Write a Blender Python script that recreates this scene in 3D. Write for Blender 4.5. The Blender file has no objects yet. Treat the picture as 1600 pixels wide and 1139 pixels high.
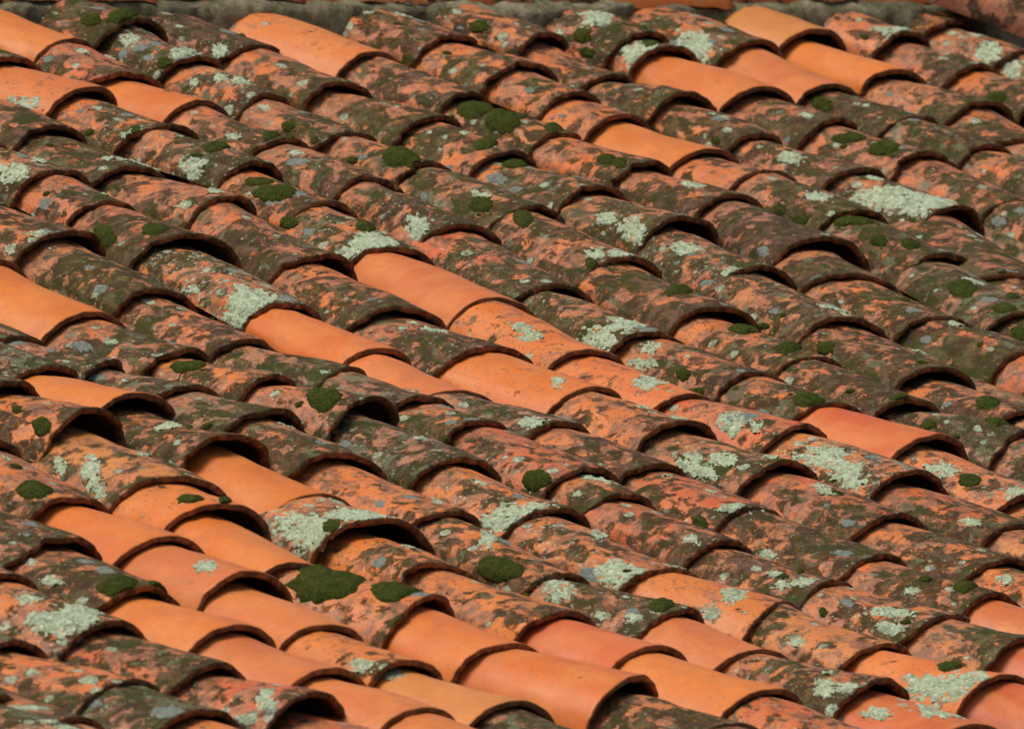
import bpy, math, random
from mathutils import Vector, Matrix, noise

# ------------------------------------------------------------------ camera, sky, sun
scene = bpy.context.scene
PITCH = math.radians(18.5)                       # slope of the roof
TURN = math.radians(48.5)                        # the camera looks this far round from straight up the slope
FWD = Vector((math.sin(TURN), math.cos(TURN), 0))
RT0 = Vector((math.cos(TURN), -math.sin(TURN), 0)); UP0 = Vector((0, 0, 1))
ROLL = -0.0225
RT = RT0*math.cos(ROLL) + UP0*math.sin(ROLL); UPV = UP0*math.cos(ROLL) - RT0*math.sin(ROLL)
DIST = 24600/850
cd = bpy.data.cameras.new('camera'); cam = bpy.data.objects.new('camera', cd)
scene.collection.objects.link(cam); scene.camera = cam
m = Matrix((RT, UPV, -FWD)).transposed().to_4x4(); m.translation = -FWD*DIST
cam.matrix_world = m
cd.sensor_width = 36; cd.lens = 36*24600/1600; cd.clip_end = 500; cd.clip_start = 1
cd.dof.use_dof = True; cd.dof.focus_distance = 28.5; cd.dof.aperture_fstop = 14
scene.render.resolution_x = 1024; scene.render.resolution_y = 728

SUN_EL = math.radians(66); SUN_AZ = math.radians(172)     # azimuth counter-clockwise from +X
sd = bpy.data.lights.new('sun', 'SUN'); sd.energy = 2.1; sd.angle = math.radians(24); sd.color = (1, .93, .82)
sun = bpy.data.objects.new('sun', sd); scene.collection.objects.link(sun)
tosun = Vector((math.cos(SUN_EL)*math.cos(SUN_AZ), math.cos(SUN_EL)*math.sin(SUN_AZ), math.sin(SUN_EL)))
sun.rotation_euler = tosun.to_track_quat('Z', 'Y').to_euler()
world = bpy.data.worlds.new('World'); scene.world = world; world.use_nodes = True
wn = world.node_tree; sky = wn.nodes.new('ShaderNodeTexSky'); sky.sky_type = 'NISHITA'; sky.sun_disc = False
sky.sun_elevation = SUN_EL; sky.sun_rotation = math.atan2(tosun.x, tosun.y); sky.dust_density = 6; sky.air_density = 1.0; sky.ozone_density = .6
wn.links.new(sky.outputs[0], wn.nodes['Background'].inputs[0]); wn.nodes['Background'].inputs[1].default_value = .075
scene.view_settings.view_transform = 'Standard'; scene.view_settings.look = 'None'
scene.view_settings.exposure = 0.34; scene.view_settings.gamma = 1; scene.view_settings.use_curve_mapping = False

# ------------------------------------------------------------------ roof axes: u along the ridge, v down the slope, h off the roof plane
RU = Vector((1, 0, 0)); RV = Vector((0, -math.cos(PITCH), -math.sin(PITCH))); RN = Vector((0, -math.sin(PITCH), math.cos(PITCH)))
ROOF = Matrix((RU, RV, RN)).transposed()
TH = .0118
def link(o): scene.collection.objects.link(o); return o
def mesh_obj(name, verts, faces, mat, attrs=None, parent=None, smooth=True):
    me = bpy.data.meshes.new(name); me.from_pydata(verts, [], faces); me.validate(clean_customdata=False)
    if smooth: me.polygons.foreach_set('use_smooth', [True]*len(me.polygons))
    for k, a in (attrs or {}).items():
        at = me.attributes.new(k, 'FLOAT', 'POINT'); at.data.foreach_set('value', a)
    me.materials.append(mat); me.update()
    o = link(bpy.data.objects.new(name, me))
    if parent: o.parent = parent
    return o

# ------------------------------------------------------------------ node helpers
class NT:
    def __init__(s, name):
        s.m = bpy.data.materials.new(name); s.m.use_nodes = True; s.t = s.m.node_tree; s.b = s.t.nodes['Principled BSDF']
    def n(s, t, **k):
        x = s.t.nodes.new(t)
        for a, v in k.items(): setattr(x, a, v)
        return x
    def put(s, sock, v):
        if hasattr(v, 'is_output') or isinstance(v, bpy.types.NodeSocket): s.t.links.new(v, sock)
        else: sock.default_value = v
    def math(s, op, a, b=0.0, c=0.0, clamp=False):
        x = s.n('ShaderNodeMath', operation=op, use_clamp=clamp)
        s.put(x.inputs[0], a); s.put(x.inputs[1], b)
        if len(x.inputs) > 2: s.put(x.inputs[2], c)
        return x.outputs[0]
    def noise(s, vec, scale, detail=6, rough=.6, dist=0.0, w=None):
        x = s.n('ShaderNodeTexNoise'); s.put(x.inputs['Vector'], vec)
        x.inputs['Scale'].default_value = scale; x.inputs['Detail'].default_value = detail
        x.inputs['Roughness'].default_value = rough; x.inputs['Distortion'].default_value = dist
        return x.outputs[0]
    def step(s, v, lo, hi, a=0.0, b=1.0):
        x = s.n('ShaderNodeMapRange', interpolation_type='SMOOTHSTEP'); s.put(x.inputs[0], v)
        s.put(x.inputs[1], lo); s.put(x.inputs[2], hi); s.put(x.inputs[3], a); s.put(x.inputs[4], b)
        return x.outputs[0]
    def mix(s, f, a, b, blend='MIX'):
        x = s.n('ShaderNodeMix', data_type='RGBA', blend_type=blend); s.put(x.inputs[0], f)
        s.put(x.inputs[6], a); s.put(x.inputs[7], b); return x.outputs[2]
    def attr(s, name, t='OBJECT'): return s.n('ShaderNodeAttribute', attribute_type=t, attribute_name=name).outputs['Fac']
    def geo(s, name): return s.n('ShaderNodeAttribute', attribute_type='GEOMETRY', attribute_name=name).outputs['Fac']
    def vec(s, seed=True, scale=(1, 1, 1), off=0, grain=False):
        c = s.n('ShaderNodeTexCoord').outputs['Object']
        v = s.n('ShaderNodeVectorMath', operation='MULTIPLY'); s.put(v.inputs[0], c); v.inputs[1].default_value = scale
        if grain:
            w = s.n('ShaderNodeVectorMath', operation='SCALE'); s.put(w.inputs[0], v.outputs[0]); s.put(w.inputs['Scale'], s.attr('grain')); v = w
        if not seed: return v.outputs[0]
        cx = s.n('ShaderNodeCombineXYZ'); sd = s.attr('seed')
        s.put(cx.inputs[0], s.math('ADD', sd, off)); s.put(cx.inputs[1], s.math('MULTIPLY', sd, 1.7)); s.put(cx.inputs[2], s.math('MULTIPLY', sd, -.9))
        a = s.n('ShaderNodeVectorMath', operation='ADD'); s.put(a.inputs[0], v.outputs[0]); s.put(a.inputs[1], cx.outputs[0])
        return a.outputs[0]

def tile_material():
    N = NT('weathered_clay'); V = N.vec(); V2 = N.vec(off=31, grain=True)
    dirt = N.attr('dirt'); lich = N.attr('lich'); lip = N.geo('lip'); edge = N.geo('edge'); fresh = N.geo('fresh'); wear = N.attr('grey')
    clay = N.n('ShaderNodeObjectInfo').outputs['Color']
    # bare clay: broad pink and orange drifts, fine mottling
    big = N.noise(V, 9, 4, .55, .4)
    c = N.mix(N.step(big, .35, .68), clay, N.mix(.45, clay, (.64, .245, .065, 1)))
    fine = N.noise(V, 60, 6, .62)
    c = N.mix(N.math('MULTIPLY', N.step(fine, .42, .68), .28), c, (.38, .13, .06, 1))
    drift = N.noise(N.vec(off=201), 13, 5, .6, .6)
    c = N.mix(N.math('MULTIPLY', N.step(drift, .48, .66), .38), c, (.42, .125, .042, 1))
    dust = N.noise(V2, 24, 7, .7, .5)
    c = N.mix(N.math('MULTIPLY', N.step(dust, .50, .72), N.math('ADD', N.math('MULTIPLY', dirt, .65), .10)), c, (.52, .20, .085, 1))
    # dark algae crust: threshold falls as the tile gets dirtier
    fr = N.math('MULTIPLY', N.step(N.math('ADD', fresh, N.math('MULTIPLY', N.math('SUBTRACT', big, .5), .12)), .0, .09, 1.0, 0.0), N.attr('kept'))
    low = N.step(dirt, 0.0, .26, .105, 0.0)
    dirt2 = N.math('MULTIPLY', N.math('SUBTRACT', N.math('MINIMUM', dirt, .78), .5), .22)
    crust = N.noise(V2, 25, 9, .62, .45)
    clump = N.noise(V, 9, 3, .5, .2)
    mixn = N.math('ADD', N.math('MULTIPLY', crust, .70), N.math('MULTIPLY', clump, .30))
    speck = N.noise(V2, 150, 5, .75)
    mixn = N.math('ADD', mixn, N.math('MULTIPLY', N.math('SUBTRACT', speck, .5), .11))
    vc = N.n('ShaderNodeTexVoronoi'); N.put(vc.inputs['Vector'], N.vec(off=63)); vc.inputs['Scale'].default_value = 28
    mixn = N.math('ADD', mixn, N.math('MULTIPLY', N.math('SUBTRACT', .42, vc.outputs['Distance']), .16))
    thr = N.math('ADD', N.math('SUBTRACT', .500, dirt2), low)
    thr = N.math('ADD', thr, N.math('MULTIPLY', fr, .17))
    thr = N.math('SUBTRACT', thr, N.math('MULTIPLY', N.step(edge, .0, .07, .075, 0.0), dirt))
    mk = N.step(mixn, N.math('SUBTRACT', thr, .024), N.math('ADD', thr, .034))
    # thin brown bloom over much of an old tile
    bl = N.noise(N.vec(off=53), 19, 7, .68, .3)
    bt = N.math('ADD', N.math('SUBTRACT', .485, N.math('MULTIPLY', dirt2, .9)), low)
    bm = N.step(bl, N.math('SUBTRACT', bt, .03), N.math('ADD', bt, .05))
    blc = N.mix(N.step(N.noise(V, 48, 5, .65), .42, .60), (.17, .075, .036, 1), (.40, .150, .062, 1))
    c = N.mix(N.math('MULTIPLY', bm, .86), c, blc)
    hue = N.noise(V, 15, 4, .6, .5)
    dark = N.mix(N.step(hue, .42, .56), (.042, .028, .016, 1), (.036, .039, .013, 1))
    dark = N.mix(N.math('MULTIPLY', N.step(N.noise(V2, 30, 5, .65), .45, .62), .75), dark, N.mix(N.attr('dusk'), (.105, .100, .046, 1), (.14, .080, .058, 1)))
    dark = N.mix(N.math('MULTIPLY', N.step(N.noise(V2, 85, 5, .7), .50, .62), .55), dark, (.024, .018, .012, 1))
    crumb = N.noise(N.vec(off=17), 75, 6, .74)
    show = N.step(crumb, .55, .66, .95, .50)
    c2 = N.mix(N.math('MULTIPLY', mk, show), c, dark)
    spk = N.math('MULTIPLY', N.step(N.noise(N.vec(off=23), 125, 5, .72), .575, .62), N.step(dirt, .0, .3, .16, .75))
    c2 = N.mix(spk, c2, (.05, .038, .024, 1))
    # grey film
    g = N.noise(N.vec(off=77), 26, 7, .66, .3)
    gt = N.math('ADD', N.math('SUBTRACT', .655, N.math('MULTIPLY', wear, .12)), low)
    gm = N.step(g, gt, N.math('ADD', gt, .05))
    c2 = N.mix(N.math('MULTIPLY', gm, .75), c2, (.125, .140, .076, 1))
    fk = N.noise(N.vec(off=91), 105, 5, .7, .4)
    ft = N.math('ADD', N.math('SUBTRACT', .665, N.math('MULTIPLY', lich, .12)), low)
    fm = N.step(fk, ft, N.math('ADD', ft, .03))
    c2 = N.mix(N.math('MULTIPLY', fm, .8), c2, (.36, .42, .29, 1))
    # green-black stain
    s2 = N.noise(N.vec(off=141), 13, 6, .65, 1.0); st = N.math('ADD', N.math('SUBTRACT', .64, N.math('MULTIPLY', dirt, .14)), low)
    sm = N.step(s2, st, N.math('ADD', st, .08))
    c2 = N.mix(N.math('MULTIPLY', sm, .85), c2, (.038, .046, .010, 1))
    # rosettes of pale lichen
    vo = N.n('ShaderNodeTexVoronoi'); N.put(vo.inputs['Vector'], N.vec(off=11)); vo.inputs['Scale'].default_value = 30
    ln = N.noise(V, 70, 6, .72, .8)
    ld = N.math('ADD', vo.outputs['Distance'], N.math('MULTIPLY', N.math('SUBTRACT', ln, .5), .55))
    sel = N.n('ShaderNodeSeparateColor'); N.put(sel.inputs[0], vo.outputs['Color'])
    rad = N.math('MULTIPLY', N.step(sel.outputs[0], N.math('SUBTRACT', 1.0, N.math('MULTIPLY', lich, .75)), 1.0), .40)
    lm = N.math('MULTIPLY', N.step(N.math('SUBTRACT', rad, ld), -.02, .06), N.step(dirt, .04, .12))
    lcol = N.mix(N.step(N.noise(V, 110, 4, .6), .42, .60), (.20, .24, .16, 1), (.38, .45, .31, 1))
    c2 = N.mix(N.math('MULTIPLY', lm, .85), c2, lcol)
    # flecks and pits
    vp = N.n('ShaderNodeTexVoronoi'); N.put(vp.inputs['Vector'], V2); vp.inputs['Scale'].default_value = 42
    sp = N.n('ShaderNodeSeparateColor'); N.put(sp.inputs[0], vp.outputs['Color'])
    pr = N.math('MULTIPLY', N.step(sp.outputs[1], .66, 1.0), .36)
    pit = N.math('MULTIPLY', N.step(N.math('SUBTRACT', pr, vp.outputs['Distance']), 0.0, .07), N.step(dirt, .0, .35, .10, .9))
    c2 = N.mix(N.math('MULTIPLY', pit, .8), c2, (.045, .035, .025, 1))
    # broken lip: dark, soaked clay; the underside gets hollow shade painted in
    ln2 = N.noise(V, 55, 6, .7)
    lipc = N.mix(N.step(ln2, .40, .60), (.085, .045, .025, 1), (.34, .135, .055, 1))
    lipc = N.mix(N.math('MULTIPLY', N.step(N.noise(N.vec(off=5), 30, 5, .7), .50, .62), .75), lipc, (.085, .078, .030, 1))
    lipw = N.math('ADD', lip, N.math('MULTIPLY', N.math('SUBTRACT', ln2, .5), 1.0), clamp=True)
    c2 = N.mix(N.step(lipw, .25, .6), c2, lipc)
    c2 = N.mix(N.step(lip, 1.3, 1.8), c2, (.055, .034, .020, 1))  # inner skin coloured darker to paint the shade inside the open ends
    N.put(N.b.inputs['Base Color'], c2)
    N.put(N.b.inputs['Roughness'], N.step(mk, 0.0, 1.0, .50, .78))
    N.put(N.b.inputs['Specular IOR Level'], N.step(mk, 0.0, 1.0, .38, .08))
    # relief
    h = N.math('MULTIPLY', crust, N.math('MULTIPLY', dirt, .9))
    h = N.math('ADD', h, N.math('MULTIPLY', fine, N.math('ADD', N.math('MULTIPLY', dirt, .7), .10)))
    h = N.math('ADD', h, N.math('MULTIPLY', lm, .5))
    h = N.math('ADD', h, N.math('MULTIPLY', mk, .35))
    h = N.math('SUBTRACT', h, N.math('MULTIPLY', pit, .5))
    h = N.math('ADD', h, N.math('MULTIPLY', N.math('MULTIPLY', lip, ln2), 1.2))
    h = N.math('ADD', h, N.math('MULTIPLY', N.noise(V, 170, 4, .7), N.math('MULTIPLY', dirt, .5)))
    bp = N.n('ShaderNodeBump'); bp.inputs['Strength'].default_value = .85; bp.inputs['Distance'].default_value = .0045
    N.put(bp.inputs['Height'], h); N.put(N.b.inputs['Normal'], bp.outputs[0])
    return N.m

def moss_material():
    N = NT('moss'); V = N.vec()
    a = N.noise(V, 60, 6, .7); b = N.noise(V, 260, 4, .8)
    c = N.mix(N.step(a, .38, .64), (.011, .016, .002, 1), (.038, .048, .005, 1))
    c = N.mix(N.math('MULTIPLY', N.step(b, .48, .60), .8), c, (.105, .120, .018, 1))
    c = N.mix(N.math('MULTIPLY', N.step(N.noise(V, 24, 4, .6), .52, .64), .6), c, (.085, .072, .016, 1))
    N.put(N.b.inputs['Base Color'], c); N.b.inputs['Roughness'].default_value = 1; N.b.inputs['Specular IOR Level'].default_value = .05
    N.b.inputs['Sheen Weight'].default_value = .15; N.b.inputs['Sheen Tint'].default_value = (.5, .7, .2, 1)
    bp = N.n('ShaderNodeBump'); bp.inputs['Strength'].default_value = 1; bp.inputs['Distance'].default_value = .011
    N.put(bp.inputs['Height'], N.math('ADD', b, N.math('MULTIPLY', a, .8))); N.put(N.b.inputs['Normal'], bp.outputs[0])
    return N.m
def lichen_material(name, c0, c1, c2):
    N = NT(name); V = N.vec()
    a = N.noise(V, 42, 6, .7, .5); b = N.noise(V, 150, 5, .75, .6)
    c = N.mix(N.step(a, .36, .62), c0, c1)
    c = N.mix(N.step(b, .46, .64), c, c2)
    c = N.mix(N.math('MULTIPLY', N.step(N.noise(N.vec(off=9), 95, 5, .7, 1.0), .57, .66), .45), c, (.12, .14, .08, 1))
    N.put(N.b.inputs['Base Color'], c); N.b.inputs['Roughness'].default_value = .95; N.b.inputs['Specular IOR Level'].default_value = .1
    bp = N.n('ShaderNodeBump'); bp.inputs['Strength'].default_value = 1; bp.inputs['Distance'].default_value = .004
    N.put(bp.inputs['Height'], N.math('ADD', b, a)); N.put(N.b.inputs['Normal'], bp.outputs[0])
    return N.m
def mortar_material():
    N = NT('old_mortar'); V = N.vec()
    a = N.noise(V, 14, 8, .7, .6); b = N.noise(V, 70, 7, .75)
    c = N.mix(N.step(a, .38, .62), (.20, .19, .08, 1), (.52, .46, .29, 1))
    c = N.mix(N.math('MULTIPLY', N.step(N.noise(N.vec(off=3), 8, 5, .6), .52, .66), .7), c, (.075, .085, .035, 1))
    c = N.mix(N.math('MULTIPLY', N.step(b, .56, .66), .6), c, (.55, .52, .38, 1))
    c = N.mix(N.math('MULTIPLY', N.step(b, .34, .42, 1, 0), .8), c, (.04, .032, .022, 1))
    N.put(N.b.inputs['Base Color'], c); N.b.inputs['Roughness'].default_value = .95
    bp = N.n('ShaderNodeBump'); bp.inputs['Strength'].default_value = 1; bp.inputs['Distance'].default_value = .02
    N.put(bp.inputs['Height'], N.math('ADD', b, a)); N.put(N.b.inputs['Normal'], bp.outputs[0])
    return N.m
M_TILE = tile_material(); M_MOSS = moss_material(); M_MORTAR = mortar_material()
M_LICH = lichen_material('pale_lichen', (.22, .27, .17, 1), (.38, .46, .31, 1), (.56, .65, .48, 1))
M_GREY = lichen_material('grey_lichen', (.13, .16, .14, 1), (.18, .21, .19, 1), (.24, .27, .23, 1))

CLAY = {'o': (.56, .142, .016), 'p': (.55, .145, .032), 'r': (.50, .095, .020), 'y': (.52, .185, .038),
        'd': (.22, .090, .058), 'g': (.36, .19, .10)}
def props(o, dirt, hue, lich, seed, bright=1.0):
    c = CLAY[hue]; rr = random.Random(int(seed*1000)); k = bright*rr.uniform(.92, 1.06)
    o.color = (c[0]*k, c[1]*k*rr.uniform(.92, 1.08), c[2]*k*rr.uniform(.85, 1.2), 1)
    o['dirt'] = float(dirt); o['lich'] = float(lich); o['seed'] = float(seed)
    o['grey'] = float(max(0, min(1, dirt*rr.uniform(.4, 1.1) + (.35 if hue == 'g' else 0))))
    o['kept'] = rr.choice((0.0, .5, 1.0, 1.0)); o['grain'] = rr.uniform(.7, 1.35); o['dusk'] = 1.0 if hue in 'pd' else rr.choice((0, .3, .7))

# ------------------------------------------------------------------ one barrel tile: a tapered, slightly warped half pipe
class Tile:
    def __init__(s, t):
        (s.uf, s.vf, s.ub, s.vb, s.W, s.Wb, s.H, s.hf, s.hb, s.dirt, s.hue, s.lich, s.vp, s.label) = t
        s.seed = (s.uf*13.7 + s.vf*7.3) % 37 + 3
        f = Vector((s.uf, s.vf)); b = Vector((s.ub, s.vb)); s.L = (f-b).length; a = (f-b)/s.L
        s.ax = Vector((a.x, a.y, 0)); s.r = Vector((a.y, -a.x, 0)); s.b = Vector((s.ub, s.vb, 0))
        s.fresh0 = max(0.0, (Vector((s.vp[0], s.vp[1]))-b).length/s.L) if s.vp else 0.0
        s.amp = .0036 + .0040*min(1, s.dirt)
        s.org = s.b + s.ax*s.L
        B = Matrix((s.r, s.ax, Vector((0, 0, 1)))).transposed()
        s.M = ROOF @ B
        s.loc = ROOF @ s.org
    def p(s, k, t, off=0.0, dl=0.0):
        """a point in the tile's own frame: k 0..1 back to front, t -1..1 across, off = out from the outer skin, dl = extra metres along"""
        q = s.seed
        w = s.Wb + (s.W-s.Wb)*k; H = s.H*(.88+.12*k); top = s.hb + (s.hf-s.hb)*k
        n1 = noise.noise(Vector((t*1.3, k*1.6+q, q*2.1))); n2 = noise.noise(Vector((t*5+q, k*6, q)))
        d = s.amp*(1.6*n1 + .55*n2) + off
        a = t*1.54 + .05*noise.noise(Vector((q, k*1.1, 4.4)))
        sx = math.sin(a); cx = math.cos(a)
        sag = .007*noise.noise(Vector((k*1.8, q*3.3, 1.7)))
        return Vector(((w+d)*sx, (k-1)*s.L + dl, top - H + (H+d)*cx + sag))
    def lipd(s, t):
        q = s.seed; a = .6 + .7*min(1, s.dirt)
        return a*(.0050*noise.noise(Vector((t*2.1, q, 8.8))) + .0045*noise.noise(Vector((t*7.5, q*1.3, 2.2)))
                  + .0028*noise.noise(Vector((t*19, q*.7, 5.1))) - .008*max(0, noise.noise(Vector((t*3.7+q, 3.1, q)))-.36)/.3)
    def build(s):
        ns, nt = 30, 40
        V = []; F = []; lip = []; edge = []; fresh = []
        # profile from the outer back to the lip and back along the inside: (k, dl, off, lip)
        prof = [((i/ns), 0, 0.0, 0.0) for i in range(ns)]
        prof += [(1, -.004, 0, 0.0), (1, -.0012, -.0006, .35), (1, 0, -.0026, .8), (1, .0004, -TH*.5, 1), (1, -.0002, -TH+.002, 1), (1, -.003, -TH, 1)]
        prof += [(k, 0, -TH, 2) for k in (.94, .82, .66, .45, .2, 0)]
        for (k, dl, off, lp) in prof:
            for j in range(nt+1):
                t = -1 + 2*j/nt
                ld = s.lipd(t); kk = k; wgt = max(0, (k-.86)/.14)
                o2 = off
                if k == 1 and off < 0: o2 = off*(1 + .22*noise.noise(Vector((t*4, s.seed, 9.9))))
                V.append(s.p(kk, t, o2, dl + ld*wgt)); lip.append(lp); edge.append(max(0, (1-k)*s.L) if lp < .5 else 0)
                fresh.append((k - s.fresh0)*s.L)
        n = nt+1
        for i in range(len(prof)-1):
            for j in range(nt):
                a = i*n+j; F.append((a, a+1, a+1+n, a+n))
        last = (len(prof)-1)*n
        for i in range(ns+2):                      # long side edges
            o = i*n; q = (len(prof)-1-min(5, i*6//(ns+2)))*n
        for j in range(nt): F.append((last+j, last+j+1, j+1, j))
        F = [(a, d, c, b) for (a, b, c, d) in F]
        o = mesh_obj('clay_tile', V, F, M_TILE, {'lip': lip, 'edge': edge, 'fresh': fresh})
        o.matrix_world = Matrix.Translation(s.loc) @ s.M.to_4x4()
        props(o, s.dirt, s.hue, s.lich, s.seed)
        o['label'] = s.label; o['category'] = 'roof tile'; o['kind'] = 'thing'; o['group'] = 'barrel tiles laid over the roof slope'
        s.o = o
        return o

def patch(tile, kind, cs, ct, r0, r1, ang):
    """a cushion of moss or a crust of lichen grown on the tile: an uneven disc that hugs the curved skin"""
    rnd = random.Random(int(abs(cs*7919+ct*104729)*1000)); q = rnd.uniform(0, 50)
    rings = 14 if kind != 'M' else 11; seg = 72; V = []; F = []
    ca, sa = math.cos(ang), math.sin(ang)
    hm = min(.0105, .003 + .18*min(r0, r1)) if kind == 'M' else .0016
    def pt(rho, ph):
        jag = 1 + (.20 if kind == 'M' else .34)*noise.noise(Vector((math.cos(ph)*1.3+q, math.sin(ph)*1.3, q)))
        jag += (.13 if kind == 'M' else (.10 if kind == 'G' else .34))*noise.noise(Vector((math.cos(ph)*4.5, math.sin(ph)*4.5+q, q)))
        jag += (.08 if kind == 'M' else (.03 if kind == 'G' else .16))*noise.noise(Vector((math.cos(ph)*11, math.sin(ph)*11+q, q)))
        grow = 1.06 if kind == 'M' else 1.12
        x1 = rho*grow*jag*r1*math.cos(ph); x0 = rho*grow*jag*r0*math.sin(ph)
        X = cs + x1*ca - x0*sa; Y = ct + x1*sa + x0*ca
        k = X/tile.L; t = max(-1, min(1, Y/(1.54*tile.W)))
        over = 0
        if k > .995: over = (k-.995)*tile.L; k = .995
        if kind == 'M':
            off = hm*(1-rho**2.4)**.7*(1+.35*noise.noise(Vector((X*60, Y*60, q)))+.25*noise.noise(Vector((X*170, Y*170, q)))) - .0015*(rho > .99)
        else:
            nn = noise.fractal(Vector((X*75, Y*75, q)), .8, 2.1, 4)
            off = hm*(1-rho**6) + .0013*noise.noise(Vector((X*210, Y*210, q))) - .0006
            if kind == 'L': off += .0036*(nn+.16)*(.30+rho)
        off -= min(.012, over*1.2)
        wgt = max(0, (k-.86)/.14)
        return tile.p(k, t, off, tile.lipd(t)*wgt)
    V.append(pt(0, 0))
    for i in range(1, rings+1):
        for j in range(seg): V.append(pt(i/rings, 2*math.pi*j/seg))
    for j in range(seg): F.append((0, 1+j, 1+(j+1) % seg))
    for i in range(rings-1):
        for j in range(seg):
            a = 1+i*seg+j; b = 1+i*seg+(j+1) % seg; F.append((a, a+seg, b+seg, b))
    for _ in range(rnd.randint(0, 3) if kind == 'M' else rnd.randint(3, 8) if kind == 'L' else rnd.randint(1, 3)):
        an = rnd.uniform(0, 6.283); rr = rnd.uniform(1.1, 1.5); sc = rnd.uniform(.07, .22)*min(r0, r1)/.02; sc = min(.009, max(.0022, sc*.022)); base = len(V)
        xx = rr*r1*math.cos(an); yy = rr*r0*math.sin(an); X0 = cs + xx*ca - yy*sa; Y0 = ct + xx*sa + yy*ca
        if not (.02 < X0/tile.L < .985 and abs(Y0) < 1.3*tile.W): continue
        for i in range(6):
            for j in range(16):
                rho = i/5; ph = j*math.pi/8; jj = 1+.4*noise.noise(Vector((math.cos(ph)*2+X0*90, math.sin(ph)*2, q)))
                k = (X0+sc*rho*jj*math.cos(ph))/tile.L; t = (Y0+sc*rho*jj*math.sin(ph))/(1.54*tile.W)
                hh = (sc*.55 if kind == 'M' else .0018)*(1-rho**3) - .0006 + .0010*noise.noise(Vector((rho*3, ph, X0*300)))
                V.append(tile.p(min(k, .999), t, hh, tile.lipd(t)*max(0, (k-.86)/.14)))
        for i in range(5):
            for j in range(16):
                a = base+i*16+j; b = base+i*16+(j+1) % 16; F.append((a, a+16, b+16, b))
    F = [tuple(reversed(f)) for f in F]
    nm, mt = {'M': ('moss_cushion', M_MOSS), 'L': ('lichen_patch', M_LICH), 'G': ('lichen_patch', M_GREY)}[kind]
    o = mesh_obj(nm, V, F, mt, parent=tile.o); o['seed'] = q
    return o

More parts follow.
